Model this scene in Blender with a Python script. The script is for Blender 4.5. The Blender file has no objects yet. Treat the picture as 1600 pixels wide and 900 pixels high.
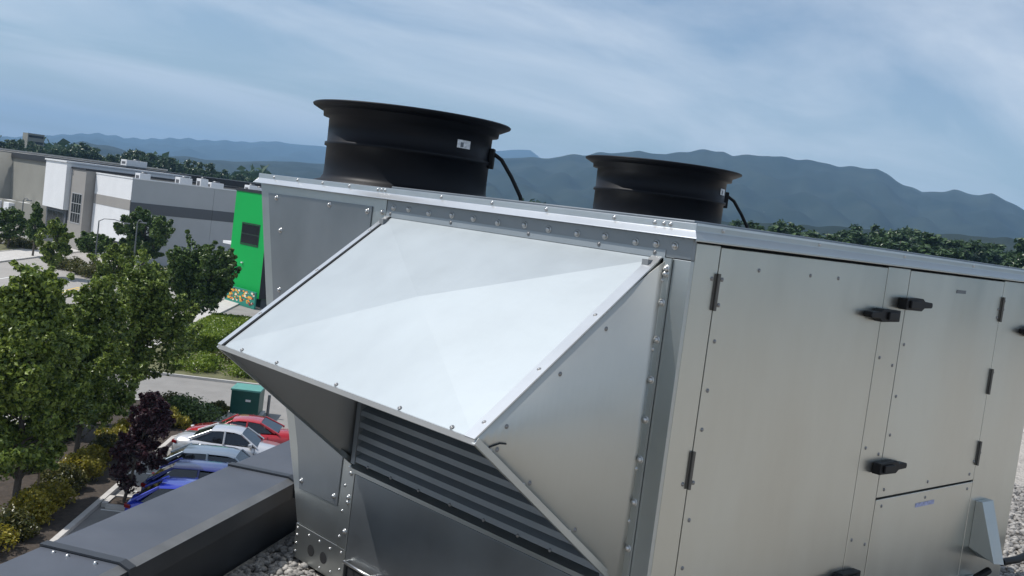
import bpy, math, random
import numpy as np
from mathutils import Vector, Matrix
random.seed(7); rng = np.random.default_rng(7)
S = bpy.context.scene; COL = S.collection
R = math.radians

# ------------------------------------------------------------------ camera
CAM_Z = 11.0                        # the lens, about 1.6 m above the roof deck
RIGHT = Vector((0.72637786, -0.67552533, 0.126652))
DOWN = Vector((0.04479113, -0.1373567, -0.98950841))
FWD = Vector((0.6858345, 0.72442989, -0.06951532))
cam = bpy.data.cameras.new('camera'); camo = bpy.data.objects.new('camera', cam); COL.objects.link(camo)
cam.sensor_width = 36; cam.lens = 36 * 1635.2 / 1600; cam.clip_start = .05; cam.clip_end = 30000
mw = Matrix((( RIGHT.x, -DOWN.x, -FWD.x, 0), (RIGHT.y, -DOWN.y, -FWD.y, 0), (RIGHT.z, -DOWN.z, -FWD.z, CAM_Z), (0, 0, 0, 1)))
camo.matrix_world = mw
S.camera = camo

# ------------------------------------------------------------------ sky and sun
SUN = Vector((-.42, .36, .83)).normalized()       # towards the sun: high, to the left of the view
w = bpy.data.worlds.new('World'); S.world = w; w.use_nodes = True
nt = w.node_tree; nt.nodes.clear()
def N(tree, t, **kw):
    n = tree.nodes.new(t)
    for k, v in kw.items(): setattr(n, k, v)
    return n
sky = N(nt, 'ShaderNodeTexSky', sky_type='NISHITA', sun_disc=False)
sky.sun_elevation = math.asin(SUN.z); sky.sun_rotation = math.atan2(SUN.x, SUN.y)
sky.air_density = 1.0; sky.dust_density = .6; sky.ozone_density = 1.6; sky.altitude = 50
tc = N(nt, 'ShaderNodeTexCoord'); sep = N(nt, 'ShaderNodeSeparateXYZ')
nt.links.new(tc.outputs['Generated'], sep.inputs[0])
def M_(tree, op, a, b=None, c=None):
    n = N(tree, 'ShaderNodeMath', operation=op)
    for i, v in enumerate((a, b, c)):
        if v is None: continue
        if isinstance(v, (int, float)): n.inputs[i].default_value = v
        else: tree.links.new(v, n.inputs[i])
    return n.outputs[0]
zz = M_(nt, 'ADD', M_(nt, 'ABSOLUTE', sep.outputs[2]), .12)
cx = M_(nt, 'DIVIDE', sep.outputs[0], zz); cy = M_(nt, 'DIVIDE', sep.outputs[1], zz)
comb = N(nt, 'ShaderNodeCombineXYZ'); nt.links.new(cx, comb.inputs[0]); nt.links.new(cy, comb.inputs[1])
mp = N(nt, 'ShaderNodeMapping'); mp.inputs['Rotation'].default_value = (0, 0, R(-20)); mp.inputs['Scale'].default_value = (.42, .85, 1); mp.inputs['Location'].default_value = (3.3, 1.9, 0)
nt.links.new(comb.outputs[0], mp.inputs[0])
ns = N(nt, 'ShaderNodeTexNoise'); ns.inputs['Scale'].default_value = 1.25; ns.inputs['Detail'].default_value = 9; ns.inputs['Roughness'].default_value = .58; ns.inputs['Distortion'].default_value = .55
nt.links.new(mp.outputs[0], ns.inputs['Vector'])
cr = N(nt, 'ShaderNodeValToRGB'); cr.color_ramp.elements[0].position = .36; cr.color_ramp.elements[1].position = .66
nt.links.new(ns.outputs[0], cr.inputs[0])
cf = M_(nt, 'ADD', M_(nt, 'MULTIPLY', cr.outputs[0], .66), .06)
mix = N(nt, 'ShaderNodeMix', data_type='RGBA'); nt.links.new(cf, mix.inputs['Factor']); nt.links.new(sky.outputs[0], mix.inputs['A']); mix.inputs['B'].default_value = (7.9, 8.5, 9.2, 1)
bg = N(nt, 'ShaderNodeBackground'); bg.inputs['Strength'].default_value = .105; nt.links.new(mix.outputs['Result'], bg.inputs['Color'])
wo = N(nt, 'ShaderNodeOutputWorld'); nt.links.new(bg.outputs[0], wo.inputs['Surface'])
sl = bpy.data.lights.new('sun', 'SUN'); sl.energy = 4.2; sl.angle = R(.53); sl.color = (1, .965, .92)
so = bpy.data.objects.new('sun', sl); COL.objects.link(so); so.location = (0, 0, 60); so.rotation_euler = SUN.to_track_quat('Z', 'Y').to_euler()
S.render.engine = 'CYCLES'
S.view_settings.view_transform = 'Standard'; S.view_settings.look = 'None'; S.view_settings.exposure = 0.08; S.view_settings.gamma = 1
S.view_settings.use_curve_mapping = False

# ------------------------------------------------------------------ helpers
def at(x, y, depth):                # a point of the place seen in direction (x, y) at a given distance
    return Vector((0, 0, CAM_Z)) + (FWD + RIGHT * ((x - 800) / 1635.2) + DOWN * ((y - 450) / 1635.2)) * depth
class MB:
    def __init__(s): s.v = []; s.f = []; s.sm = []
    def add(s, vs, fs, smooth=False):
        o = len(s.v); s.v += [tuple(v) for v in vs]
        for f in fs: s.f.append(tuple(i + o for i in f)); s.sm.append(smooth)
        return s
    def box(s, x0, x1, y0, y1, z0, z1):
        return s.add([(x0,y0,z0),(x1,y0,z0),(x1,y1,z0),(x0,y1,z0),(x0,y0,z1),(x1,y0,z1),(x1,y1,z1),(x0,y1,z1)],
                     [(0,3,2,1),(4,5,6,7),(0,1,5,4),(1,2,6,5),(2,3,7,6),(3,0,4,7)])
    def obox(s, c, ax, ay, az):      # box about c with half-axis vectors
        c, ax, ay, az = map(Vector, (c, ax, ay, az)); P = []
        for k in (-1, 1):
            for i, j in ((-1,-1),(1,-1),(1,1),(-1,1)): P.append(c + ax*i + ay*j + az*k)
        return s.add(P, [(0,3,2,1),(4,5,6,7),(0,1,5,4),(1,2,6,5),(2,3,7,6),(3,0,4,7)])
    def prism(s, poly, d):           # polygon (3-d points) pushed along d
        n = len(poly); d = Vector(d); P = [Vector(p) for p in poly]; Q = [p + d for p in P]
        return s.add(P + Q, [tuple(range(n))[::-1], tuple(range(n, 2*n))] + [(i, (i+1) % n, n + (i+1) % n, n + i) for i in range(n)])
    def quad(s, *p): return s.add(p, [tuple(range(len(p)))])
    def tube(s, path, rad, n=8, caps=True):
        path = [Vector(p) for p in path]; rs = rad if isinstance(rad, (list, tuple)) else [rad]*len(path); V = []
        for i, p in enumerate(path):
            t = (path[min(i+1, len(path)-1)] - path[max(i-1, 0)]).normalized()
            a = t.orthogonal().normalized() if i == 0 else (a - t*a.dot(t)).normalized()
            b = t.cross(a)
            V += [p + (a*math.cos(2*math.pi*k/n) + b*math.sin(2*math.pi*k/n))*rs[i] for k in range(n)]
        F = [(i*n+k, i*n+(k+1) % n, (i+1)*n+(k+1) % n, (i+1)*n+k) for i in range(len(path)-1) for k in range(n)]
        s.add(V, F, True)
        if caps: s.add(V[:n], [tuple(range(n))[::-1]]); s.add(V[-n:], [tuple(range(n))])
        return s
    def lathe(s, c, prof, n=64, a0=0, a1=2*math.pi):   # prof = [(r, z)], turned about the vertical through c
        cl = abs(a1-a0-2*math.pi) < 1e-6; m = n if cl else n+1; V = []
        for r, z in prof:
            V += [(c[0]+r*math.cos(a0+(a1-a0)*k/n), c[1]+r*math.sin(a0+(a1-a0)*k/n), c[2]+z) for k in range(m)]
        F = [(i*m+k, i*m+(k+1) % m, (i+1)*m+(k+1) % m, (i+1)*m+k) for i in range(len(prof)-1) for k in range(n)]
        return s.add(V, F, True)
    def build(s, name, m, parent=None, origin=None, bevel=0):
        o_ = Vector(origin) if origin is not None else (Vector(ORG.get(parent.name, (0,0,0))) if parent else Vector((0,0,0)))
        me = bpy.data.meshes.new(name); me.from_pydata([tuple(Vector(v)-o_) for v in s.v], [], s.f)
        me.polygons.foreach_set('use_smooth', s.sm); me.materials.append(m); me.update()
        o = bpy.data.objects.new(name, me); COL.objects.link(o)
        if parent: o.parent = parent; ORG[o.name] = o_
        else: o.location = o_; ORG[o.name] = o_
        if bevel:
            b = o.modifiers.new('bevel', 'BEVEL'); b.width = bevel; b.segments = 2; b.limit_method = 'ANGLE'
        return o
ORG = {}
def tag(o, label=None, cat=None, group=None, kind=None):
    for k, v in (('label', label), ('category', cat), ('group', group), ('kind', kind)):
        if v: o[k] = v
    return o
def thing(name, loc, label, cat, group=None, rz=0):
    o = bpy.data.objects.new(name, None); COL.objects.link(o); o.location = loc; o.rotation_euler.z = rz; o.empty_display_size = .2
    ORG[o.name] = Vector(loc) if rz == 0 else Vector((0,0,0))
    return tag(o, label, cat, group)
def inst(name, me, parent, mtx):    # a piece sharing mesh data
    o = bpy.data.objects.new(name, me); COL.objects.link(o); o.parent = parent; o.matrix_local = mtx
    return o
def copy_tree(o, parent=None):
    c = o.copy(); COL.objects.link(c); c.parent = parent
    for ch in list(o.children): copy_tree(ch, c)
    return c
def mesh_np(name, V, F, m, smooth=False):
    me = bpy.data.meshes.new(name); V = np.asarray(V, np.float32); F = np.asarray(F, np.int32); k = F.shape[1]
    me.vertices.add(len(V)); me.vertices.foreach_set('co', V.ravel())
    me.loops.add(F.size); me.loops.foreach_set('vertex_index', F.ravel())
    me.polygons.add(len(F)); me.polygons.foreach_set('loop_start', np.arange(0, F.size, k, dtype=np.int32))
    me.polygons.foreach_set('use_smooth', np.full(len(F), smooth)); me.update(calc_edges=True); me.validate(); me.materials.append(m)
    return me

# ------------------------------------------------------------------ materials
def mat(name, col, rough=.6, metal=0, var=.0, vscale=3., bump=0, bscale=60., col2=None, spec=.5, stretch=None, rvar=0, coat=0, detail=6, bdetail=4):
    m = bpy.data.materials.new(name); m.use_nodes = True; t = m.node_tree; b = t.nodes['Principled BSDF']
    b.inputs['Base Color'].default_value = (*col, 1); b.inputs['Roughness'].default_value = rough; b.inputs['Metallic'].default_value = metal
    b.inputs['Specular IOR Level'].default_value = spec; b.inputs['Coat Weight'].default_value = coat
    if var or col2 or bump or rvar:
        c = N(t, 'ShaderNodeTexCoord'); src = c.outputs['Object']
        if stretch:
            mpn = N(t, 'ShaderNodeMapping'); mpn.inputs['Scale'].default_value = stretch; t.links.new(src, mpn.inputs[0]); src = mpn.outputs[0]
        n = N(t, 'ShaderNodeTexNoise'); n.inputs['Scale'].default_value = vscale; n.inputs['Detail'].default_value = detail; n.inputs['Roughness'].default_value = .6; t.links.new(src, n.inputs['Vector'])
        r = N(t, 'ShaderNodeMapRange'); r.inputs[1].default_value = .3; r.inputs[2].default_value = .7; t.links.new(n.outputs[0], r.inputs[0])
        if var or col2:
            mx = N(t, 'ShaderNodeMix', data_type='RGBA'); t.links.new(r.outputs[0], mx.inputs['Factor'])
            c2 = col2 or tuple(min(1, x*(1+var)) for x in col); c1 = col if col2 else tuple(x*(1-var) for x in col)
            mx.inputs['A'].default_value = (*c1, 1); mx.inputs['B'].default_value = (*c2, 1); t.links.new(mx.outputs['Result'], b.inputs['Base Color'])
        if rvar:
            rr = N(t, 'ShaderNodeMapRange'); rr.inputs[3].default_value = rough-rvar; rr.inputs[4].default_value = rough+rvar
            t.links.new(r.outputs[0], rr.inputs[0]); t.links.new(rr.outputs[0], b.inputs['Roughness'])
        if bump:
            n2 = N(t, 'ShaderNodeTexNoise'); n2.inputs['Scale'].default_value = bscale; n2.inputs['Detail'].default_value = bdetail; t.links.new(src, n2.inputs['Vector'])
            bp = N(t, 'ShaderNodeBump'); bp.inputs['Strength'].default_value = bump; bp.inputs['Distance'].default_value = .02; t.links.new(n2.outputs[0], bp.inputs['Height']); t.links.new(bp.outputs[0], b.inputs['Normal'])
    return m
def leafmat(name, c1, c2, trans=.35):
    m = bpy.data.materials.new(name); m.use_nodes = True; t = m.node_tree; b = t.nodes['Principled BSDF']; out = t.nodes['Material Output']
    g = N(t, 'ShaderNodeNewGeometry'); mx = N(t, 'ShaderNodeMix', data_type='RGBA'); t.links.new(g.outputs['Random Per Island'], mx.inputs['Factor'])
    mx.inputs['A'].default_value = (*c1, 1); mx.inputs['B'].default_value = (*c2, 1)
    t.links.new(mx.outputs['Result'], b.inputs['Base Color']); b.inputs['Roughness'].default_value = .36; b.inputs['Specular IOR Level'].default_value = .5
    tr = N(t, 'ShaderNodeBsdfTranslucent'); t.links.new(mx.outputs['Result'], tr.inputs['Color'])
    ms = N(t, 'ShaderNodeMixShader'); ms.inputs[0].default_value = trans; t.links.new(b.outputs[0], ms.inputs[1]); t.links.new(tr.outputs[0], ms.inputs[2]); t.links.new(ms.outputs[0], out.inputs['Surface'])
    return m
MT = dict(
    galv=mat('galvanised_steel', (.47,.495,.49), .36, .92, .07, 2.2, .05, 8, rvar=.05),
    galv_b=mat('galvanised_door_sheet', (.56,.565,.52), .33, .94, .08, 2.4, .20, 1.3, rvar=.06, stretch=(1,1,.35), bdetail=0, detail=4),
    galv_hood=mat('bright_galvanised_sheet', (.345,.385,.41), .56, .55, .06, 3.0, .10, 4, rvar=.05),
    galv_dark=mat('darkened_galvanised_sheet', (.27,.29,.305), .42, .9, .08, 2.5, .05, 6, rvar=.06),  # galvanised steel with the shade of the hood end put into its colour
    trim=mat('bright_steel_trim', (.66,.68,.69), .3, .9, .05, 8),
    bolt=mat('zinc_bolt', (.55,.55,.54), .3, .95),
    screw=mat('dark_screw', (.27,.27,.27), .4, .8),
    gap=mat('black_gasket', (.012,.013,.015), .8),
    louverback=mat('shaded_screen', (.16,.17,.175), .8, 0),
    hinge=mat('dark_bronze_hinge', (.13,.125,.115), .45, .7),
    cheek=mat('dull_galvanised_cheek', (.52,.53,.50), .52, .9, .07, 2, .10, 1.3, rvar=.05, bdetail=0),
    louver=mat('grey_louver_steel', (.24,.255,.265), .55, .35, .08, 6),
    shroud=mat('black_composite', (.004,.005,.008), .5, 0, .2, 5, rvar=.06, spec=.2),
    rubber=mat('black_rubber', (.007,.007,.008), .55, spec=.3),
    cap=mat('charcoal_coated_metal', (.075,.085,.105), .55, .0, .18, 3, .03, 12, rvar=.08),
    capedge=mat('charcoal_edge_highlight', (.16,.165,.17), .5, .1, .3, 5, rvar=.1),
    capwall=mat('charcoal_parapet_metal', (.035,.04,.048), .5, 0, .15, 4),
    label=mat('white_label', (.72,.72,.72), .5, 0, .35, 60), blabel=mat('blue_printed_label', (.33,.36,.55), .5, 0, .4, 80),
    gravel=mat('roof_gravel', (.18,.165,.15), .9, 0, 0, 46, 1, 60, col2=(.62,.58,.52)),
    stone=mat('river_stone', (.11,.105,.10), .7, 0, .3, 24, .2, 120, col2=(.42,.40,.37), detail=2),
    asphalt=mat('sunbleached_asphalt', (.25,.24,.225), .9, 0, .14, .6, .15, 40),
    road=mat('pale_road_asphalt', (.33,.31,.285), .9, 0, .1, .3),
    conc=mat('concrete', (.50,.48,.45), .85, 0, .12, 2), mulch=mat('bark_mulch', (.055,.042,.032), .95, 0, .4, 6, .6, 30),
    soil=mat('dry_grass_bed', (.12,.12,.055), .95, 0, .35, 2),
    field=mat('far_lowland', (.030,.045,.025), .95, 0, .4, .02), mount=mat('forested_mountain', (.010,.018,.014), 1, 0, 0, .0055, 0, 1, col2=(.034,.044,.034), spec=.1),
    linew=mat('white_road_paint', (.72,.72,.70), .7), liney=mat('yellow_road_paint', (.75,.50,.05), .7),
    white=mat('white_tiltup_concrete', (.74,.75,.76), .7, 0, .04, .5), taupe=mat('taupe_paint', (.30,.285,.265), .7, 0, .05, .5),
    greyw=mat('light_grey_concrete', (.42,.43,.44), .75, 0, .05, .3), greyd=mat('dark_grey_band', (.10,.105,.115), .7, 0, .05, .4),
    beigeb=mat('beige_concrete', (.24,.235,.205), .8, 0, .08, .3), blackroof=mat('black_fascia', (.014,.015,.018), .5), roofg=mat('grey_roofing', (.28,.28,.28), .9, 0, .1, .2),
    glass=mat('dark_window_glass', (.010,.012,.015), .12, 0, spec=.3), frame=mat('pale_window_frame', (.40,.41,.42), .5),
    green=mat('bright_green_cladding', (.003,.35,.07), .6, 0, .04, .4, spec=.2), teal=mat('dark_teal_enamel', (.008,.075,.06), .4, 0, .1, 3), tealtop=mat('sunlit_teal_lid', (.10,.30,.26), .6, 0, .1, 3),
    hvacw=mat('white_sheet_metal', (.72,.73,.74), .5, 0, .05, 2), steelp=mat('grey_pole_metal', (.16,.17,.18), .45, .6), wood=mat('stake_wood', (.24,.17,.11), .8, 0, .2, 20),
    bark=mat('grey_bark', (.10,.085,.07), .9, 0, .3, 9, .5, 20),
    leaf=leafmat('maple_leaf', (.03,.066,.012), (.30,.38,.07), .33), leafd=leafmat('dark_leaf', (.022,.052,.014), (.15,.225,.048), .25),
    leafy=leafmat('yellow_green_leaf', (.16,.16,.014), (.38,.31,.035)), leafp=leafmat('purple_leaf', (.018,.007,.012), (.075,.026,.032), .2),
    leafl=leafmat('lime_leaf', (.10,.17,.012), (.24,.31,.03)), leafo=leafmat('olive_leaf', (.045,.06,.012), (.14,.13,.028)), leaff=leafmat('far_leaf', (.026,.055,.02), (.075,.125,.042), .2),
    red=mat('red_car_paint', (.42,.012,.018), .25, .1, coat=1), silver=mat('silver_car_paint', (.62,.63,.65), .28, .45, coat=1), slate=mat('slate_blue_car_paint', (.20,.25,.31), .28, .4, coat=1),
    blue=mat('royal_blue_car_paint', (.012,.03,.36), .25, .15, coat=1), navy=mat('deep_blue_car_paint', (.012,.02,.16), .25, .2, coat=1),
    carglass=mat('tinted_car_glass', (.012,.014,.017), .05, 0, spec=.8), tyre=mat('tyre_rubber', (.012,.012,.012), .8), rim=mat('alloy_rim', (.45,.45,.46), .3, .9),
    headl=mat('clear_lamp', (.7,.72,.75), .12), taill=mat('red_lamp', (.16,.006,.008), .2),
    orange=mat('orange_print', (.75,.26,.03), .6), fruit=mat('yellow_print', (.75,.52,.06), .6), printw=mat('cream_print', (.72,.65,.5), .6), printg=mat('teal_print', (.02,.22,.16), .6),
)

# ------------------------------------------------------------------ ground, mountains, haze
def ground_sheet():
    m = MB(); n = 96; V = [(0, 0, -.30)]
    for r in (200, 1500, 11000): V += [(r*math.cos(2*math.pi*k/n), r*math.sin(2*math.pi*k/n), -.30) for k in range(n)]
    F = [(0, 1+k, 1+(k+1) % n) for k in range(n)]
    for i in range(2): F += [(1+i*n+k, 1+(i+1)*n+k, 1+(i+1)*n+(k+1) % n, 1+i*n+(k+1) % n) for k in range(n)]
    return tag(m.add(V, F).build('ground', MT['field']), kind='structure')
ground_sheet()
def mountains(name, prof, D, foot, seed, rough):
    xs = np.array([p[0] for p in prof]); ys = np.array([p[1] for p in prof]); rg = np.random.default_rng(seed)
    n = 420; m = 26; X = np.linspace(xs[0], xs[-1], n); Y = np.interp(X, xs, ys) + sum(rg.uniform(.25, .6)*np.sin(X/rg.uniform(3.5, 22)+rg.uniform(0, 6)) for _ in range(7))
    P = [at(x, y, 1.0) - Vector((0, 0, CAM_Z)) for x, y in zip(X, Y)]
    az = np.array([math.atan2(p.y, p.x) for p in P]); tan = np.array([p.z / math.hypot(p.x, p.y) for p in P])
    # smooth noise made of summed sines, two-dimensional
    def fn(a, r):
        s = 0
        for k in range(14):
            fa, fr, ph, am = W[k]; s = s + am*np.sin(a*fa + r*fr + ph)
        return s
    W = [(rg.uniform(15, 160)*(1 if k % 2 else -1), rg.uniform(3, 26), rg.uniform(0, 6.3), rg.uniform(.3, 1)/(1+k*.12)) for k in range(14)]
    V = []; t = np.linspace(0, 1, m)
    for j in range(m):                # front slope from the foot up to the crest, then a back slope
        rr = foot + (D-foot)*t[j]*1.0
        h = (t[j]**1.25)
        top = tan*D + CAM_Z
        z = top*h + fn(az, t[j]*1.6)*rough*(D*.0022)*(t[j]*(1-t[j])*4)**.8
        lim = tan*rr*.985 + CAM_Z
        if j < m-1: z = np.minimum(z, lim)
        z = np.maximum(z, -2) if j else np.full(n, -2.0)
        V.append(np.stack([np.cos(az)*rr, np.sin(az)*rr, z], 1))
    V.append(np.stack([np.cos(az)*D*1.35, np.sin(az)*D*1.35, np.full(n, -2.0)], 1))
    V = np.concatenate(V); F = [(j*n+i, j*n+i+1, (j+1)*n+i+1, (j+1)*n+i) for j in range(m) for i in range(n-1)]
    o = bpy.data.objects.new(name, mesh_np(name, V, F, MT['mount'], True)); COL.objects.link(o); return tag(o, kind='structure')
mountains('mountain_range', [(640,262),(700,252),(770,246),(842,247),(880,244),(940,239),(1000,237),(1040,241),(1085,235),(1130,236),(1145,243),(1200,243),(1260,250),(1310,259),(1345,262),(1370,264),(1400,281),(1440,301),(1490,297),(1530,305),(1550,303),(1580,316),(1620,340),(1700,352),(1850,372),(2050,392)], 3000, 1500, 3, 1.0)
mountains('distant_hills', [(-500,190),(-200,200),(-60,206),(20,215),(60,212),(110,209),(180,211),(230,218),(300,216),(370,222),(430,221),(510,230),(600,236),(700,238),(770,236),(800,233),(828,236),(845,248),(900,262),(1000,290)], 7600, 3600, 5, .6)
mountains('foothills', [(-300,226),(0,233),(95,229),(130,221),(165,226),(200,237),(300,246),(360,253),(430,251),(510,257),(600,268),(700,276),(800,288),(900,302)], 2600, 1500, 9, .5)
mountains('wooded_rise', [(1000,345),(1100,346),(1180,348),(1300,354),(1400,361),(1500,367),(1600,374),(1750,390),(1950,412)], 900, 600, 21, .5)
hz = bpy.data.materials.new('haze_air'); hz.use_nodes = True; t = hz.node_tree; t.nodes.clear()
pv = N(t, 'ShaderNodeVolumePrincipled'); pv.inputs['Color'].default_value = (.37,.65,1.0,1); pv.inputs['Density'].default_value = .00016; pv.inputs['Anisotropy'].default_value = 0.0
ho = N(t, 'ShaderNodeOutputMaterial'); t.links.new(pv.outputs[0], ho.inputs['Volume'])
tag(MB().box(-3500, 12000, -4500, 12000, -4, 480).build('haze', hz), kind='stuff')

# street frame: u along the kerb, v to its left
U = Vector((.63, .7766, 0)); Vv = Vector((-.7766, .63, 0)); O0 = Vector((12, 34, 0))
def uv(u, v, z=0): return O0 + U*u + Vv*v + Vector((0, 0, z))
def slab(name, pts, z0, z1, m, kind='structure', parent=None):
    o = MB().prism([(p.x, p.y, z0) for p in pts], (0, 0, z1-z0)).build(name, m, parent)
    if kind and not parent: tag(o, kind=kind)
    return o
def strip(u0, u1, v0, v1): return [uv(u0, v0), uv(u1, v0), uv(u1, v1), uv(u0, v1)]
slab('car_park', strip(-60, 160, -70, 6.2), -.29, 0, MT['asphalt'])
slab('road', strip(-60, 260, 6.2, 30), -.29, -.01, MT['road'])
slab('plaza', strip(-60, 260, 34, 90), -.29, .05, MT['asphalt'])
slab('pavement', strip(-60, 260, 30, 34), -.29, .13, MT['conc'])
slab('pavement', strip(-60, 15.5, 3.6, 6.2), .004, .13, MT['conc'])
slab('pavement', strip(25, 90, 4.6, 6.2), .004, .13, MT['conc'])
for (v, wd, mm, dash) in ((24.5, .16, 'linew', 0), (17.7, .14, 'liney', 0), (18.1, .14, 'liney', 0), (12, .14, 'linew', 1)):
    if not dash: slab('road_line', strip(-60, 200, v, v+wd), -.01, -.004, MT[mm])
    else:
        for k in range(10): slab('road_line', strip(-20+k*9, -17+k*9, v, v+wd), -.01, -.004, MT[mm])
yl = MB(); arc = [uv(36+4.2*math.cos(a), 15.2+2.4*math.sin(a), 0) for a in np.linspace(-.6, 3.4, 20)]
for i in range(19):
    p, q = arc[i], arc[i+1]; d = (q-p).normalized(); nn = Vector((-d.y, d.x, 0))*.22
    yl.quad(p-nn+Vector((0,0,-.003)), q-nn+Vector((0,0,-.003)), q+nn+Vector((0,0,-.003)), p+nn+Vector((0,0,-.003)))
tag(yl.build('road_line', MT['liney']), kind='structure')
# planting beds with kerbs
def bed(pts, mname, name='planting_bed'):
    o = slab(name, pts, .004, .10, MT[mname]); n = len(pts); c = sum(pts, Vector())/n
    for i in range(n):
        a, b = pts[i], pts[(i+1) % n]; d = (b-a).normalized(); nn = Vector((d.y, -d.x, 0))
        if nn.dot((a+b)/2-c) < 0: nn = -nn
        MB().prism([(a.x, a.y, .005), (b.x, b.y, .005), (b+nn*.18).to_tuple()[:2]+(.005,), (a+nn*.18).to_tuple()[:2]+(.005,)], (0,0,.135)).build('kerb', MT['conc'], o)
    return o
bed([uv(-.1,-3.5), uv(.8,-3.5), uv(.8,-2.6), uv(-.1,-2.6)], 'mulch', 'tree_pit')
bed([uv(-16,-2.2), uv(9.6,-2.2), uv(11.6,-3.0), uv(15.3,-3.4), uv(16.4,-1.4), uv(15.4,2.6), uv(13,3.4), uv(-16,3.4)], 'mulch')
bed([uv(23.2,-5.5), uv(24.0,-7.5), uv(46,-7.5), uv(46,4.4), uv(25,4.4), uv(23.4,3)], 'soil')
bed([uv(60,-2), uv(88,-6), uv(98,2), uv(88,5), uv(60,4.5)], 'soil')
bed([uv(66,34.4), uv(130,34.4), uv(130,38), uv(66,38)], 'soil')
for u in (-2.8, -.4, 1.9, 4.2, 5.75, 8.0, 10.4): slab('parking_line', strip(u, u+.1, -7.4, -2.5), 0, .005, MT['linew'])

# ------------------------------------------------------------------ the roof we stand on
E = Vector((.825, .565, 0)).normalized(); NN = Vector((-E.y, E.x, 0))
def en(a, n, z): return E*a + NN*n + Vector((0, 0, z))
ROOF = 9.42
bd = thing('flat_roof_building', (0,0,0), 'low building under the camera with gravel roof deck', 'building')
MB().prism([en(-22,-26,0), en(34,-26,0), en(34,2.09,0), en(-22,2.09,0)], (0,0,ROOF-.012)).build('wall', MT['greyw'], bd)
MB().prism([en(-22,-26,ROOF-.01), en(34,-26,ROOF-.01), en(34,1.84,ROOF-.01), en(-22,1.84,ROOF-.01)], (0,0,.012)).build('roof_deck', MT['gravel'], bd)
pp = thing('parapet', en(3,1.98,ROOF), 'charcoal metal capped parapet along the roof edge at lower left', 'parapet')
MB().prism([en(-22,1.85,ROOF-.008), en(34,1.85,ROOF-.008), en(34,2.11,ROOF-.008), en(-22,2.11,ROOF-.008)], (0,0,.262)).build('inner_wall', MT['capwall'], pp)
laps = [-9.96+1.3*k for k in range(0, 33)]; lap0 = 3.05
laps = [lap0 + 1.306*k for k in range(-14, 22)]
for a0, a1 in zip(laps[:-1], laps[1:]):
    c = MB(); z = 9.70; g = .004; jt = rng.uniform(-.0015, .0015)
    sec = [(2.142, z-.075), (2.142, z+jt), (1.850, z-.005+jt), (1.815, z-.020), (1.812, z-.085), (1.845, z-.085), (1.845, z-.03), (2.11, z-.02), (2.11, z-.075)]
    A = [en(a0+g, n, zz_) for n, zz_ in sec]; B_ = [en(a1-g, n, zz_) for n, zz_ in sec]; k = len(sec)
    c.add(A+B_, [(i, (i+1) % k, k+(i+1) % k, k+i) for i in range(k)] + [tuple(range(k))[::-1], tuple(range(k, 2*k))])
    o = c.build('cap_section', MT['cap'], pp)
    o.data.materials.append(MT['capedge']); o.data.materials.append(MT['capwall']); o.data.polygons[2].material_index = 1; o.data.polygons[3].material_index = 2  # face colours hold the bevel's highlight and the shade of the inner drop
    r = MB(); sec2 = [(2.148, z-.078), (2.148, z+.010), (1.848, z+.005), (1.809, z-.012), (1.806, z-.088), (1.812, z-.088), (1.8145, z-.018), (1.850, z-.002), (2.1425, z+.003), (2.1425, z-.078)]
    k = len(sec2); A = [en(a0-.012, n, q) for n, q in sec2]; B_ = [en(a0+.028, n, q) for n, q in sec2]
    r.add(A+B_, [(i, (i+1) % k, k+(i+1) % k, k+i) for i in range(k)] + [tuple(range(k))[::-1], tuple(range(k, 2*k))]).build('cap_joint', MT['capwall'], pp)
    for q in (0, 1, 3):
        if abs(a0-lap0) < .1: MB().lathe(en(a0-.03-.004*q, 2.08-.055*q, z-.004), [(.0,.008),(.006,.007),(.008,.0)], 8).build('rivet', MT['bolt'], pp)
dp = MB(); base = en(3.32, 2.02, 9.701)
dp.add([base + E*(.028*math.cos(k*.52)*(1+.3*math.sin(k*2.1))) + NN*(.012*math.sin(k*.52)) + Vector((0,0,-.0035)) for k in range(12)] , [tuple(range(12))])
dp.build('pale_splash', MT['label'], pp)
# loose round stones on the deck near the unit
def stones(name, cells):
    ico = np.array([(0,0,1),(.894,0,.447),(.276,.851,.447),(-.724,.526,.447),(-.724,-.526,.447),(.276,-.851,.447),(.724,.526,-.447),(-.276,.851,-.447),(-.894,0,-.447),(-.276,-.851,-.447),(.724,-.526,-.447),(0,0,-1)])
    fc = np.array([(0,1,2),(0,2,3),(0,3,4),(0,4,5),(0,5,1),(1,6,2),(2,7,3),(3,8,4),(4,9,5),(5,10,1),(6,7,2),(7,8,3),(8,9,4),(9,10,5),(10,6,1),(11,7,6),(11,8,7),(11,9,8),(11,10,9),(11,6,10)])
    VV = []; FF = []; o = 0
    for (P, r) in cells:
        s = rng.uniform(.7, 1.3, 3)*r; a = rng.uniform(0, 6.28); q = ico*s*(1+rng.uniform(-.12, .12, (12,1))); q[:,2] *= .7
        ca, sa = math.cos(a), math.sin(a); x = q[:,0]*ca-q[:,1]*sa; y = q[:,0]*sa+q[:,1]*ca
        VV.append(np.stack([x+P[0], y+P[1], q[:,2]+P[2]], 1)); FF.append(fc+o); o += 12
    ob = bpy.data.objects.new(name, mesh_np(name, np.concatenate(VV), np.concatenate(FF), MT['stone'], True)); COL.objects.link(ob)
    return tag(ob, 'loose round roof gravel stones around the metal unit', 'gravel', kind='stuff')
cells = []
for k in range(9000):                # beside the parapet
    P = en(rng.uniform(1.6, 4.6), rng.uniform(.55, 1.80), ROOF+.008+rng.uniform(0, .012))
    if P.x > 2.42 and P.y < 3.72: continue
    cells.append((P, rng.uniform(.010, .021)))
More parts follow.
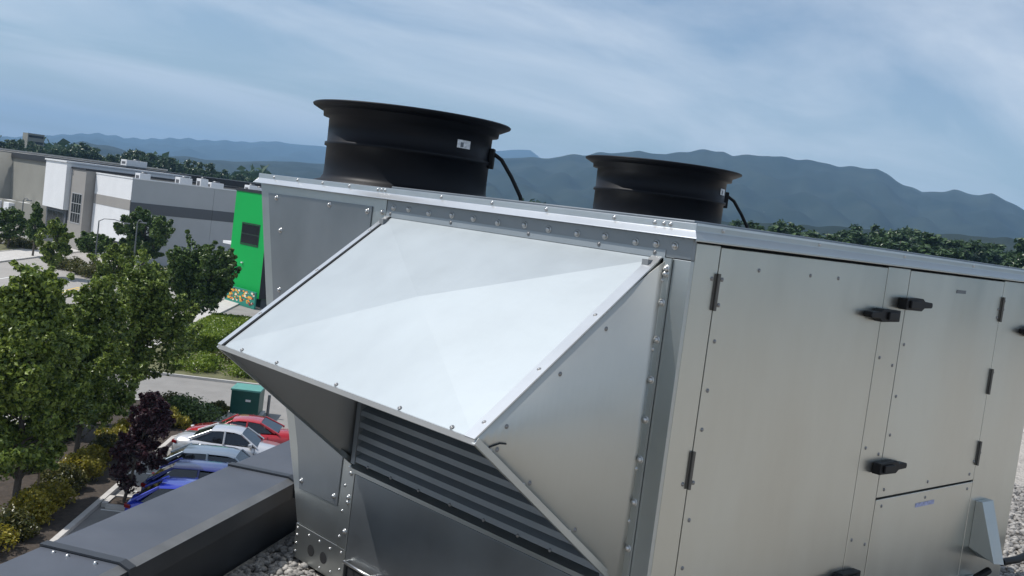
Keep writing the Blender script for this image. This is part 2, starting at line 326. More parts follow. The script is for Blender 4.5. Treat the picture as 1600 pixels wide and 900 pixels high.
for k in range(15000):               # beyond the far end of the unit
    P = Vector((rng.uniform(4.9, 8.4), rng.uniform(.9, 4.4), ROOF+.008+rng.uniform(0, .012)))
    if P.x < 5.2 and P.y > 1.8: continue
    cells.append((P, rng.uniform(.011, .024)))
stones('gravel', cells)

# ------------------------------------------------------------------ the rooftop unit
KX, KY = 2.433, 1.841; TOP = 10.988; BASE = 9.443; XE = 5.13
un = thing('rooftop_unit', (KX+1.3, 3.0, ROOF), 'large galvanised steel rooftop air handling unit with sloped intake hood', 'air handler')
rake = [(10.988,4.318),(10.461,4.155),(10.015,3.881),(9.72,3.755),(9.588,3.706),(9.443,3.706)]     # far end wall leans in towards the base
def yr(z): return float(np.interp(z, [r[0] for r in rake][::-1], [r[1] for r in rake][::-1]))
d_ = .016
MB().prism([(KX+d_, KY+d_, BASE)] + [(KX+d_, y-.004, z) for z, y in rake[::-1]] + [(KX+d_, KY+d_, TOP)], (XE-KX-2*d_, 0, 0)).build('inner_casing', MT['gap'], un)
MB().prism([(KX+.02, KY+.02, ROOF-.002), (XE-.02, KY+.02, ROOF-.002), (XE-.02, 3.69, ROOF-.002), (KX+.02, 3.69, ROOF-.002)], (0,0,.03)).build('curb', MT['gap'], un)
# bolts: shared meshes
def bolt_mesh(name, r, h, m, n=6):
    b = MB(); b.lathe((0,0,0), [(0,h), (r*.55,h*.95), (r*.9,h*.6), (r,0)], 10); b.lathe((0,0,0), [(r*1.0,0.0012),(r*1.45,.0012),(r*1.45,-.001)], 10)
    me = bpy.data.meshes.new(name); me.from_pydata(b.v, [], b.f); me.polygons.foreach_set('use_smooth', [True]*len(b.f)); me.materials.append(m); return me
BOLT = bolt_mesh('bolt', .0085, .009, MT['bolt']); RIV = bolt_mesh('rivet', .0048, .0042, MT['bolt']); SCR = bolt_mesh('screw', .0046, .0035, MT['screw'])
QA = Matrix.Rotation(R(-90), 4, 'Y'); QB = Matrix.Rotation(R(90), 4, 'X')      # pointing to -X, pointing to -Y
def fix(parent, kind, p, q):
    me = dict(bolt=BOLT, rivet=RIV, screw=SCR)[kind]
    return inst(kind, me, parent, Matrix.Translation(Vector(p)-ORG[parent.name]) @ q)
# --- end with the hood (faces -X)
def panelA(name, poly, x, th, m, bevel=0.0015):   # poly in (y, z); x = outer face
    return MB().prism([(x, y, z) for y, z in poly], (th, 0, 0)).build(name, m, un, bevel=bevel)
G = MT['galv']; 
ew = panelA('end_wall', [(3.405,9.592)] + [(yr(z)-.001, z) for z in (9.592,9.66,9.72,9.87,10.015,10.2,10.461,10.7,10.9965)] + [(3.405,10.9965)], KX, d_-.001, G)
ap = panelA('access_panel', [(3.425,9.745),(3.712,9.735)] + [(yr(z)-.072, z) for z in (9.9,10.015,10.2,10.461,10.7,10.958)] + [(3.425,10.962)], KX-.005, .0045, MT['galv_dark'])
for p in ((4.159,10.94),(3.728,10.944),(3.452,10.94),(4.094,10.8),(4.049,10.54),(3.70,9.772),(3.453,9.776)): fix(ap, 'bolt', (KX-.0055, min(p[0], yr(p[1])-.10 if p[1] > 9.8 else p[0]), p[1]), QA)
po = panelA('mounting_post', [(3.332,9.592),(3.401,9.592),(3.401,10.9965),(3.332,10.9965)], KX-.004, .018, G)
for z in np.arange(9.63, 10.98, .105): fix(po, 'rivet', (KX-.0045, 3.385, z), QA)
for z in (9.66,9.78,9.80,9.90,10.90,10.945): fix(po, 'bolt', (KX-.0045, 3.352, z), QA)
br = panelA('base_rail', [(3.334,BASE),(3.705,BASE),(3.705,9.588),(3.334,9.588)], KX-.003, .018, G)
for y, z in ((3.69,9.47),(3.69,9.505),(3.69,9.54),(3.69,9.57),(3.60,9.565),(3.52,9.565),(3.44,9.56),(3.42,9.47),(3.50,9.46),(3.36,9.57),(3.36,9.50),(3.36,9.46)): fix(br, 'rivet', (KX-.0035, y, z), QA)
for y in (3.573, 3.479): MB().add([(KX-.0045, y+.024*math.cos(k*.314), 9.509+.024*math.sin(k*.314)) for k in range(20)], [tuple(range(20))]).build('cable_hole', MT['gap'], br)
base_opening = panelA('base_rail', [(1.86,BASE),(3.330,BASE),(3.330,9.538),(1.86,9.538)], KX+.012, .010, MT['gap'])  # black strip coloured as the shade in the opening under the base
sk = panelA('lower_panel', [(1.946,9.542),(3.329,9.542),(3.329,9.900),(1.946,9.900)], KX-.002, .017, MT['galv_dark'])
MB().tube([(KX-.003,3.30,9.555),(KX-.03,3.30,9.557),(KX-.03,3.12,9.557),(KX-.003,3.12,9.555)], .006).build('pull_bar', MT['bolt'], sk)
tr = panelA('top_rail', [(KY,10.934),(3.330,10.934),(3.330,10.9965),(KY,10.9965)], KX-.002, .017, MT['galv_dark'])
for k, y in enumerate((3.285,3.19,3.065,2.93,2.81,2.68,2.545,2.43,2.30,2.18,2.055,1.975,1.905)): fix(tr, 'bolt', (KX-.0025, y, 10.968 + .003*math.sin(k*2.3)), QA)
cp_ = panelA('corner_post', [(KY-.0008,BASE),(1.943,BASE),(1.943,10.932),(KY-.0008,10.932)], KX-.0005, .016, G)
# hood
hY0, hY1 = 1.947, 3.323; hz0 = 10.928; tx, tz = 1.781, 10.417; bz = 9.935
hd = MB(); c0 = Vector(((KX+tx)/2, (hY0+hY1)/2, (hz0+tz)/2)); nrm = Vector((-(hz0-tz), 0, KX-tx)).normalized()
if nrm.z < 0: nrm = -nrm
V = [Vector((KX-.002,hY0,hz0)), Vector((tx,hY0,tz)), Vector((tx,hY1,tz)), Vector((KX-.002,hY1,hz0)), c0 + nrm*.036]     # cross-broken sheet: four shallow facets
hd.add(V, [(0,4,1), (1,4,2), (2,4,3), (3,4,0)])
hood = hd.build('hood', MT['galv_hood'], un); tag(hood, 'bright sloping hood sheet with a folded cross crease')
so_ = hood.modifiers.new('thick', 'SOLIDIFY'); so_.thickness = .002; so_.offset = -1
def hoodbar(y0, y1, lift, th, m, name='edge_flange', s0=0, s1=1):
    P = lambda s, y, l: Vector((KX-.002+(tx-KX)*s, y, hz0+(tz-hz0)*s)) + nrm*l
    return MB().add([P(s0,y0,lift),P(s1,y0,lift),P(s1,y1,lift),P(s0,y1,lift),P(s0,y0,lift+th),P(s1,y0,lift+th),P(s1,y1,lift+th),P(s0,y1,lift+th)],
        [(0,3,2,1),(4,5,6,7),(0,1,5,4),(1,2,6,5),(2,3,7,6),(3,0,4,7)]).build(name, m, hood)
hoodbar(hY0-.004, hY0+.036, .002, .0045, MT['trim']); hoodbar(hY1-.022, hY1+.004, .002, .0045, MT['trim']); hoodbar(hY1-.030, hY1-.026, .001, .004, MT['gap'], 'edge_seam')
QH = nrm.to_track_quat('Z', 'Y').to_matrix().to_4x4()
def hp(s, y, l): return Vector((KX+(tx-KX)*s, y, hz0+(tz-hz0)*s)) + nrm*l
for s in (.05,.36,.66,.93): fix(hood, 'screw', hp(s, hY0+.018, .0066), QH)
for s in (.12,.45,.78): fix(hood, 'screw', hp(s, hY1-.011, .0066), QH)
for y in (3.18,2.95,2.60,2.28,2.05): fix(hood, 'screw', hp(.985, y, .003), QH)
MB().prism([(tx-.004,hY0-.004,tz-.012),(tx-.004,hY1+.004,tz-.012),(tx-.004,hY1+.004,tz+.004),(tx-.004,hY0-.004,tz+.004)], (.006,0,0)).build('front_lip', MT['trim'], hood)
MB().box(KX-.004, KX-.002, hY0-.012, hY1+.004, hz0+.001, hz0+.026).build('wall_flange', MT['galv_hood'], hood)
for y in (3.30,2.93,2.52,2.2,1.975): fix(hood, 'screw', (KX-.0045, y, hz0+.015), QA)
MB().box(KX-.010, KX-.003, 1.905, hY0-.013, bz-.25, hz0+.004).build('wall_flange', MT['galv'], hood)
for z in (10.90,10.885,10.80,10.69,10.57,10.45,10.33,10.20,10.06): fix(hood, 'bolt', (KX-.0105, 1.919, z), QA)
for z in (10.865,10.66,10.30,10.14): fix(hood, 'rivet', (KX-.0105, 1.930, z), QA)
def side(y0, sgn, m):
    # triangular cheek, its last 11 cm bowed out towards the wall flange
    def Y(x):
        t2 = max(0, (x-(KX-.15))/.15); return y0 + sgn*.020*t2*t2
    b = MB(); xs = [tx + (KX-.003-tx)*k/24 for k in range(25)]; V = []
    for x in xs:
        s = (KX-x)/(KX-tx); zt = hz0+(tz-hz0)*s; zb = bz+(tz-bz)*s
        V += [(x, Y(x), zb), (x, Y(x), zt)]
    b.add(V, [(2*k, 2*k+1, 2*k+3, 2*k+2) for k in range(24)], True)
    o = b.build('side_panel', m, hood); q = o.modifiers.new('thick', 'SOLIDIFY'); q.thickness = .003; q.offset = 0; return o
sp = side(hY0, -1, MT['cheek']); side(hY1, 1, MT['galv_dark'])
for s, l in ((.05,.05),(.30,.05),(.55,.05),(.82,.05)): fix(sp, 'screw', (KX-(KX-tx)*(s+.02), hY0-.0018, hz0+(tz-hz0)*(s+.02)-l), QB)
for s in (.93,.72,.40,.17):
    fix(sp, 'screw', (KX-(KX-tx)*s+.035, hY0-.0018, bz+(tz-bz)*s+.005), QB); fix(sp, 'rivet', (KX-(KX-tx)*s+.012, hY0-.0018, bz+(tz-bz)*s-.002+.003), QB)
MB().tube([(tx+.05,hY0-.003,tz-.02),(tx+.085,hY0-.004,tz-.012),(tx+.11,hY0-.003,tz-.015)], .0022, 6).build('scratch_wire', MT['gap'], sp)
# the left cheek returns a folded edge; louvers stand in the wall under the hood
MB().obox(((KX+tx)/2, hY1+.006, (bz+tz)/2), ((KX-tx)/2,0,-(tz-bz)/2), (0,.004,0), (.006,0,.008)).build('folded_edge', MT['galv'], hood)
MB().obox(((KX+tx)/2, hY0-.002, (bz+tz)/2), ((KX-tx)/2,0,-(tz-bz)/2), (0,.006,0), (.006,0,.008)).build('folded_edge', MT['galv'], hood)
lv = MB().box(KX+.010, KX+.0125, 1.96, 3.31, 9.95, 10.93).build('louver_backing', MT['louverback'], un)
for y0, y1 in ((1.962,1.985),(3.285,3.310)): MB().box(KX-.045, KX+.009, y0, y1, 9.955, 10.92).build('louver_frame', MT['louver'], lv)
nb = 20
for k in range(nb):
    z = 9.985 + k*.0465; x = KX
    MB().add([(x-.042,1.986,z-.020),(x-.042,3.284,z-.020),(x-.040,3.284,z),(x-.040,1.986,z),(x+.004,1.986,z+.026),(x+.004,3.284,z+.026),(x+.004,3.284,z+.022),(x+.004,1.986,z+.022),(x-.038,1.986,z-.004),(x-.038,3.284,z-.004)],
        [(0,1,2,3),(3,2,5,4),(4,5,6,7),(7,6,9,8),(0,8,9,1)]).build('louver_blade', MT['louver'], lv)
MB().add([(KX-.003,1.94,9.903),(KX-.003,3.325,9.903),(KX-.042,3.325,9.920),(KX-.042,1.94,9.920),(KX-.042,1.94,9.936),(KX-.042,3.325,9.936),(KX-.003,3.325,9.960),(KX-.003,1.94,9.960)],
    [(0,1,2,3),(3,2,5,4),(4,5,6,7),(0,3,4,7),(1,6,5,2)]).build('sill_flange', MT['galv'], lv)
for y in (3.2,3.05,2.88,2.7,2.52,2.35,2.2): fix(lv, 'screw', (KX-.043, y, 9.966), QA)
# --- long side with doors (faces -Y)
def panelB(name, x0, x1, z0, z1, y=KY, th=.015, m=None, parent=None, bevel=.002): return MB().box(x0, x1, y, y+th, z0, z1).build(name, m or MT['galv_b'], parent or un, bevel=bevel)
panelB('corner_post', KX+.0162, 2.566, BASE, TOP-.002, y=KY-.0008)
d1 = panelB('door', 2.572, 3.600, 9.60, 10.982); panelB('base_rail', 2.572, 5.129, BASE, 9.592)
p1 = panelB('door_post', 3.6045, 3.775, 9.596, TOP-.002)
d2 = panelB('door', 3.781, 4.648, 10.106, 10.982); lp = panelB('lower_panel', 3.781, 4.648, 9.60, 10.098)
ep = panelB('end_panel', 4.653, XE-.001, 9.596, TOP-.002)
MB().box(XE-.0155, XE-.0005, KY+.016, 3.70, BASE, TOP-.002).build('far_end_panel', MT['galv_b'], un)
def hinge(parent, x, z0, z1):
    h = MB(); h.box(x-.014, x+.014, KY-.004, KY-.0005, z0, z1); h.tube([(x, KY-.007, z0-.002), (x, KY-.007, z1+.002)], .006, 8)
    o = h.build('hinge', MT['hinge'], parent)
    return o
for parent, x, zs in ((d1, 2.567, ((10.795,10.902),(10.252,10.364),(9.70,9.81))), (d2, 4.6505, ((10.809,10.913),(10.49,10.598),(10.174,10.277)))):
    for z0, z1 in zs:
        hinge(parent, x, z0, z1)
        for z in (z0+.015, (z0+z1)/2, z1-.015):
            for dx in (-.026, .026):
                if rng.random() < .45: fix(parent, 'screw', (x+dx, KY-.0013, z), QB)
def latch(parent, x, z, sgn):        # black compression latch: body over the gap, tapering lever on one side
    b = MB()
    pts = [(-.075,-.021),(.055,-.024),(.075,-.012),(.135,-.010),(.140,0),(.135,.011),(.075,.014),(.055,.024),(-.075,.021)]
    P = [(x+sgn*a, KY-.002, z+c) for a, c in pts]
    if sgn < 0: P = P[::-1]
    b.prism(P, (0, -.034, 0)); b.prism([(x+sgn*a*.7+sgn*(-.012), KY-.036, z+c*.7) for a, c in ((-.06,-.02),(.05,-.02),(.05,.02),(-.06,.02))][::sgn], (0, -.010, 0))
    o = b.build('latch', MT['rubber'], parent, bevel=.003)
    return o
latch(d1, 3.60, 10.81, -1); latch(d2, 3.785, 10.857, 1); latch(d2, 3.778, 10.232, 1); latch(d1, 3.60, 9.828, -1); latch(ep, 5.02, 10.77, -1)
for z in (9.93, 10.28, 10.62):
    fix(p1, 'screw', (3.635, KY-.0005, z+.03), QB); fix(p1, 'screw', (3.742, KY-.0005, z), QB)
for x in (2.78,3.08,3.26): fix(d1, 'screw', (x, KY-.0005, 10.925), QB)
for z in (10.70,10.55,10.43,10.15,10.0): fix(d1, 'screw', (2.60, KY-.0005, z), QB)
for x in (3.83,4.2,4.6): fix(d2, 'screw', (x, KY-.0005, 10.135), QB); fix(lp, 'screw', (x, KY-.0005, 10.07), QB)
for z in (10.70,10.5,10.35): fix(d2, 'screw', (3.81, KY-.0005, z), QB)
panelB('name_plate', 4.19, 4.275, 10.913, 10.927, y=KY-.0016, th=.001, m=MT['steelp'], parent=d2, bevel=0)
panelB('printed_label', 4.12, 4.287, 10.035, 10.052, y=KY-.0016, th=.001, m=MT['blabel'], parent=lp, bevel=0)
# small weather hood low on the end panel with its pipe and fitting
wh = MB(); a_, b2_, zt_, zb_, o_ = 4.715, 4.83, 10.006, 9.735, .12
wh.add([(a_,KY-.001,zt_),(b2_,KY-.001,zt_),(b2_,KY-.03,zt_),(a_,KY-.03,zt_),(a_,KY-.001,zb_+.06),(b2_,KY-.001,zb_),(b2_,KY-o_,zb_),(a_,KY-o_,zb_+.02)],
    [(0,1,2,3),(3,2,6,7),(0,3,7,4),(1,5,6,2),(4,7,6,5)])
who = wh.build('weather_hood', MT['galv'], un, bevel=.002)
MB().tube([(4.85,KY-.10,9.74),(5.0,KY-.11,9.735),(5.6,KY-.08,9.735),(6.4,KY-.02,9.74)], .017, 10).build('conduit', MT['rubber'], un)
MB().box(4.70,4.82,KY-.07,KY-.002,9.55,9.66).build('drain_box', MT['galv'], un, bevel=.004); MB().tube([(4.72,KY-.05,9.67),(4.80,KY-.07,9.70)], .016, 8).build('drain_fitting', MT['rubber'], un)
# --- roof cap
def capA():
    m = MB(); x = KX
    sec = [(.004,11.041),(-.005,11.041),(-.005,11.020),(-.030,10.999),(-.030,10.9965),(-.002,11.0165),(.004,11.0165)]
    y0, y1 = KY, 4.335
    A = [(x+o, y0+o, z) for o, z in sec]; B_ = [(x+o, y1, z) for o, z in sec]; k = len(sec)
    m.add(A+B_, [(i, (i+1) % k, k+(i+1) % k, k+i) for i in range(k)] + [tuple(range(k)), tuple(range(k, 2*k))[::-1]]); return m
ca = capA().build('roof_cap', MT['trim'], un, bevel=.0022)
def capB():
    m = MB(); sec = [(.004,11.0405),(-.005,11.0405),(-.005,11.020),(-.026,10.9995),(-.026,10.9905),(-.021,10.9905),(-.002,11.0165),(.004,11.0165)]
    A = [(KX+o, KY+o, z) for o, z in sec]; B_ = [(XE+.01, KY+o, z) for o, z in sec]; k = len(sec)
    m.add(A+B_, [(i, (i+1) % k, k+(i+1) % k, k+i) for i in range(k)] + [tuple(range(k)), tuple(range(k, 2*k))[::-1]]); return m
cb = capB().build('roof_cap', MT['galv'], un, bevel=.0022); MB().box(KX-.004, XE+.01, KY-.0068, KY-.0052, 11.0355, 11.0425).build('cap_hem_glint', MT['trim'], cb)  # hem in brighter steel, the top edge's sun glint put into its colour
for y in (4.2,4.0,3.8,3.6,3.40,3.375,3.35,3.0,2.72,2.45,2.15,1.99,1.955,1.93): fix(ca, 'rivet', (KX-.0055, y, 11.0305), QA)
for x in (2.56,3.1,3.7,4.3): fix(cb, 'rivet', (x, KY-.0055, 11.0305), QB)
MB().box(KX+.006, XE, KY+.006, 4.325, 10.99, 11.032).build('roof_panel', MT['galv_dark'], un)
MB().box(KX+.03, XE-.1, KY+.03, 3.36, 11.0325, 11.050).build('roof_seam', MT['galv_dark'], un, bevel=.003)
# --- fans
def fan(cx_, cy_, labang, cabang, hang):
    f = MB(); zb = 11.033
    f.lathe((cx_,cy_,zb), [(.41,0),(.405,.012),(.376,.022),(.366,.040),(.364,.07),(.364,.165),(.374,.168),(.374,.182),(.364,.185),(.366,.292),(.392,.296),(.394,.318),(.408,.322),(.440,.338),(.443,.345),(.438,.349),(.405,.340),(.352,.330),(.346,.29),(.346,.03)], 72)
    o = f.build('fan_shroud', MT['shroud'], un)
    MB().lathe((cx_,cy_,zb+.12), [(0,.05),(.07,.045),(.085,.02),(.085,-.05),(0,-.05)], 24).build('hub', MT['rubber'], o)
    for k in range(6):
        a = k*math.pi/3; ca_, sa_ = math.cos(a), math.sin(a); b = MB(); V = []
        for i in range(6):
            r = .085 + .25*i/5; wd = .055+.03*i/5; tl = .05*(1-.5*i/5)
            for sg in (-1, 1): V.append((cx_+ca_*r-sa_*wd*sg, cy_+sa_*r+ca_*wd*sg, zb+.12+tl*sg))
        b.add(V, [(2*i, 2*i+1, 2*i+3, 2*i+2) for i in range(5)], True); b.build('blade', MT['rubber'], o)
    for rr in (.34,.27,.2,.13): MB().lathe((cx_,cy_,zb+.33), [(rr-.003,0),(rr,.003),(rr+.003,0),(rr,-.003),(rr-.003,0)], 40).build('guard_ring', MT['rubber'], o)
    for k in range(4):
        a = k*math.pi/4; v = Vector((math.cos(a), math.sin(a), 0))*.345; c = Vector((cx_,cy_,zb+.326)); MB().tube([c-v, c+v], .004, 6).build('guard_bar', MT['rubber'], o)
    a = labang; e1 = Vector((-math.sin(a), math.cos(a), 0)); e2 = Vector((math.cos(a), math.sin(a), 0)); c = Vector((cx_,cy_,zb+.235))+e2*.368
    pl = MB(); V = []
    for i in range(5):
        aa = a + (i-2)*.05; q = Vector((cx_+.3675*math.cos(aa), cy_+.3675*math.sin(aa), zb+.235)); V += [q+Vector((0,0,-.017)), q+Vector((0,0,.017))]
    pl.add(V, [(2*i, 2*i+1, 2*i+3, 2*i+2) for i in range(4)]); po_ = pl.build('label_plate', MT['label'], o)
    aa = a - .03; q = Vector((cx_+.3685*math.cos(aa), cy_+.3685*math.sin(aa), zb+.232)); e = Vector((-math.sin(aa), math.cos(aa), 0))
    MB().quad(q-e*.008+Vector((0,0,-.010)), q+e*.008+Vector((0,0,-.010)), q+e*.008+Vector((0,0,.010)), q-e*.008+Vector((0,0,.010))).build('printed_mark', MT['steelp'], po_)
    a = cabang; v = Vector((math.cos(a), math.sin(a), 0)); p = Vector((cx_,cy_,zb))
    MB().obox(p+v*.376+Vector((0,0,.20)), v*.012, Vector((-v.y,v.x,0))*.02, (0,0,.045)).build('cable_clamp', MT['rubber'], o, bevel=.004)
    d = v*hang
    MB().tube([p+v*.38+Vector((0,0,.225)), p+v*.41+d*.12+Vector((0,0,.20)), p+v*.43+d*.45+Vector((0,0,.13)), p+v*.44+d*.85+Vector((0,0,.05)), p+v*.44+d+Vector((0,0,.0))], .009, 8).build('fan_cable', MT['rubber'], o)
    return o
vr = math.atan2(RIGHT.y, RIGHT.x)
f1 = fan(2.858, 3.800, vr-.80, vr-.12, .10); tag(f1, 'nearer, larger looking black fan shroud with flared rim')
f2 = fan(4.655, 3.81, vr-.50, vr-.05, .10); tag(f2, 'farther black fan shroud near the doors')
MB().box(4.86,4.92,2.85,2.91,11.033,11.075).build('junction_box', MT['rubber'], un, bevel=.004)

# ------------------------------------------------------------------ trees and shrubs
def leaves(n, centers, radii, size, squash=1.0, up=.35, seed=0, flat=.0):
    g = np.random.default_rng(seed); k = g.integers(0, len(centers), n)
    d = g.normal(0, 1, (n, 3)); d /= np.linalg.norm(d, axis=1, keepdims=True); rad = g.uniform(.25, 1, (n,1))**.5
    P = centers[k] + d*rad*radii[k][:,None]*np.array([1, 1, squash])
    nr = g.normal(0, 1, (n, 3)) + d*.8 + np.array([0, 0, up*2]); nr /= np.linalg.norm(nr, axis=1, keepdims=True)
    a = np.cross(nr, g.normal(0, 1, (n, 3))); a /= np.linalg.norm(a, axis=1, keepdims=True)+1e-9; b = np.cross(nr, a)
    s = size*g.uniform(.6, 1.35, (n,1)); droop = nr*s*.22
    V = np.stack([P-a*s, P+b*s*.62-droop*0+droop, P+a*s, P-b*s*.62+droop], 1).reshape(-1, 3)
    i = np.arange(n)*4; F = np.stack([i, i+1, i+2, i+3], 1)
    return V, F
def make_tree(name, H, r, crown_z0, nleaf, size, mleaf, shape='round', seed=0, trunk_r=.12, nclump=60, limb=True, cr=.32, spray=1.0):
    g = np.random.default_rng(seed); cz = (H+crown_z0)/2; hz_ = (H-crown_z0)/2; C = []
    while len(C) < nclump:
        q = g.uniform(-1, 1, 3)
        l = np.linalg.norm(q)
        if l > 1: continue
        if shape == 'round' and l < .42 and g.random() < .7: continue
        rr = 1.0
        if shape == 'cone': rr = max(.08, (1-q[2])*.62)
        if shape == 'egg': rr = min(1.0, .14+.56*(1-q[2]))
        if shape == 'column': rr = 1.0 if q[2] < .3 else 1.0-.6*(q[2]-.3)
        wob = 1 + .22*math.sin(3*math.atan2(q[1], q[0])+seed) + .15*math.sin(5*q[2]+seed)
        C.append((q[0]*r*rr*wob*.86, q[1]*r*rr*wob*.86, cz+q[2]*hz_*.9))
    C = np.array(C); rd = g.uniform(.55, 1.25, len(C))*cr*r
    dr = np.stack([C[:,0], C[:,1], np.abs(np.hypot(C[:,0], C[:,1]))*.55+.25*r], 1) + g.normal(0, .25*r, C.shape); dr /= np.linalg.norm(dr, axis=1, keepdims=True)
    ln = g.uniform(.15, .42, (len(C), 1))*r*spray; Cs = np.concatenate([C + dr*ln*t_ for t_ in (0, .35, .7, 1.0)]); rs_ = np.concatenate([rd*f_ for f_ in (1.0, .75, .5, .3)])
    V, F = leaves(nleaf, Cs, rs_, size, .75, seed=seed)
    cro = mesh_np('crown', V, F, mleaf)
    t = MB(); pts = [(0,0,-.05), (.04*r,.02*r,H*.2), (-.03*r,.05*r,H*.45), (.02*r,0,H*.75), (0,0,H*.92)]
    t.tube(pts, [trunk_r*1.25, trunk_r, trunk_r*.8, trunk_r*.45, trunk_r*.12], 8)
    if limb:
        for k in g.choice(len(C), min(len(C), 22), replace=False):
            c = C[k]; z0 = min(max(crown_z0*.8, c[2]-.45*math.hypot(c[0], c[1])-.3), H*.85)
            t.tube([(0,0,z0), (c[0]*.5, c[1]*.5, z0+(c[2]-z0)*.4), tuple(c)], [trunk_r*.42, trunk_r*.26, trunk_r*.08], 5, False)
    me = bpy.data.meshes.new('trunk'); me.from_pydata(t.v, [], t.f); me.polygons.foreach_set('use_smooth', [True]*len(t.f)); me.materials.append(MT['bark'])
    return cro, me
def place_tree(name, cro, tru, loc, label, cat='tree', group=None, s=1.0, rz=0, sz=None, lean=None):
    o = thing(name, loc, label, cat, group); o.rotation_euler = (lean[0], lean[1], rz) if lean else (0, 0, rz); o.scale = (s, s, sz or s)
    for nm, me in (('crown', cro), ('trunk', tru)):
        if me is None: continue
        c = bpy.data.objects.new(nm, me); COL.objects.link(c); c.parent = o
    return o
L = MT['leaf']; LD = MT['leafd']
c, t = make_tree('a', 7.9, 2.3, .7, 36000, .082, L, shape='egg', seed=1, trunk_r=.10, nclump=170, cr=.21); place_tree('maple_tree', c, t, (11.35, 33.0, .1), 'tall leafy maple at the left edge beside wooden stakes')
c, t = make_tree('b', 6.7, 2.35, .8, 33000, .082, L, shape='egg', seed=2, trunk_r=.09, nclump=150, cr=.21); place_tree('maple_tree', c, t, (14.9, 37.6, .1), 'leafy maple in the planting bed between two other maples')
c, t = make_tree('c', 6.9, 2.65, 1.2, 35000, .09, L, shape='egg', seed=3, trunk_r=.09, nclump=165, cr=.21); place_tree('maple_tree', c, t, tuple(uv(13.4, .6, .1)), 'leafy maple above the purple tree, nearest the parked cars')
c, t = make_tree('c2', 6.1, 2.0, 1.8, 22000, .09, L, shape='egg', seed=13, trunk_r=.09, nclump=120, cr=.23); place_tree('maple_tree', c, t, tuple(uv(9.0, 3.2, .1)), 'maple behind the others, top just below the pale road')
c, t = make_tree('p', 4.0, .80, .05, 15000, .065, MT['leafp'], shape='column', seed=4, trunk_r=.05, nclump=60, cr=.36); place_tree('purple_leaf_tree', c, t, tuple(uv(.3, -3.0, .1)), 'slim dark purple leaved tree beside the blue cars', lean=(R(7), R(8)))
c, t = make_tree('d', 5.9, 2.6, .4, 30000, .13, LD, shape='round', seed=5, trunk_r=.16, nclump=140, cr=.2, spray=1.3); q = at(300, 480, 76); place_tree('dense_tree', c, t, (q.x, q.y, .1), 'dense dark green tree just left of the green wall')
c, t = make_tree('e', 6.3, 2.8, .8, 22000, .17, LD, seed=6, trunk_r=.16, nclump=70, cr=.28); q = at(222, 412, 112); place_tree('dense_tree', c, t, (q.x, q.y, .1), 'round dense tree before the white and grey wall corner')
for i, (x, y, D, H, r, z0, m, sh, lab) in enumerate(((85,392,96,5.6,1.9,.8,'leaf','round','light green tree before the taupe windowed block'), (52,388,112,6.4,1.5,.6,'leafd','cone','narrow dark conical tree at left near the road kerb'),
        (12,385,118,5.0,2.2,.8,'leafd','round','dark round tree cut by the left edge of the picture'), (146,402,110,3.6,2.4,1.2,'leafd','round','low spreading tree in front of the white wall'), (175,455,80,5.4,1.7,1.2,'leaf','round','small tree on the far side of the driveway'))):
    c, t = make_tree('f', H*.92, r*.85, z0, 9000, .14, MT[m], shape=sh, seed=20+i, trunk_r=.1, nclump=60, cr=.27); q = at(x, y, D); place_tree('street_tree', c, t, (q.x, q.y, .1), lab)
# stakes beside the near maple
for i, (du, dv) in enumerate(((-.7, .5), (.6, -.6))):
    p = uv(-1.3+du, .0+dv, .1)
    tag(MB().tube([p, p+Vector((.02,.02,2.1))], .035, 8).build('tree_stake', MT['wood'], None, origin=p), ('left' if i == 0 else 'right') + ' wooden stake beside the trunk of the leftmost maple', 'stake')
# shrubs
def shrub(name, loc, r, h, mname, label, nl, size, seed, group=None):
    g = np.random.default_rng(seed); C = []; 
    for k in range(26):
        a = g.uniform(0, 6.28); q = g.uniform(0, 1)**.5; C.append((math.cos(a)*q*r*.8, math.sin(a)*q*r*.8, h*.72*(1-q*q*.6)*g.uniform(.45, 1.0)))
    C = np.array(C); V, F = leaves(nl, C, g.uniform(.7, 1.2, 26)*.34*r, size, .8, seed=seed)
    o = thing(name, loc, label, 'shrub', group)
    cr_ = bpy.data.objects.new('foliage', mesh_np('foliage', V, F, MT[mname])); COL.objects.link(cr_); cr_.parent = o
    st = MB()
    for k in range(7): st.tube([(0,0,-.02), tuple(C[k]*.6), tuple(C[k])], [.02,.014,.006], 5, False)
    so2 = bpy.data.objects.new('stems', bpy.data.meshes.new('stems')); so2.data.from_pydata(st.v, [], st.f); so2.data.materials.append(MT['bark']); COL.objects.link(so2); so2.parent = o
    return o
ys = [(-5.2,-.9,.9),(-3.9,-1.0,.8),(-2.2,-1.1,.85),(-.6,-.9,.8),(1.0,-.8,.75),(2.6,-.9,.85),(4.2,-.7,.8),(5.7,-.8,.75),(7.2,-.6,.8),(8.6,-.7,.7)]
for i, (u, v, r) in enumerate(ys):
    shrub('golden_shrub', tuple(uv(u, v, .1)), r, 1.0+.2*((i*7) % 3)/2, 'leafy' if i % 3 != 1 else 'leafo', ['first','second','third','fourth','fifth','sixth','seventh','eighth','ninth','tenth'][i] + ' shrub from the near end of the golden row along the kerb', 2600, .055, 40+i, 'golden shrubs along the kerb')
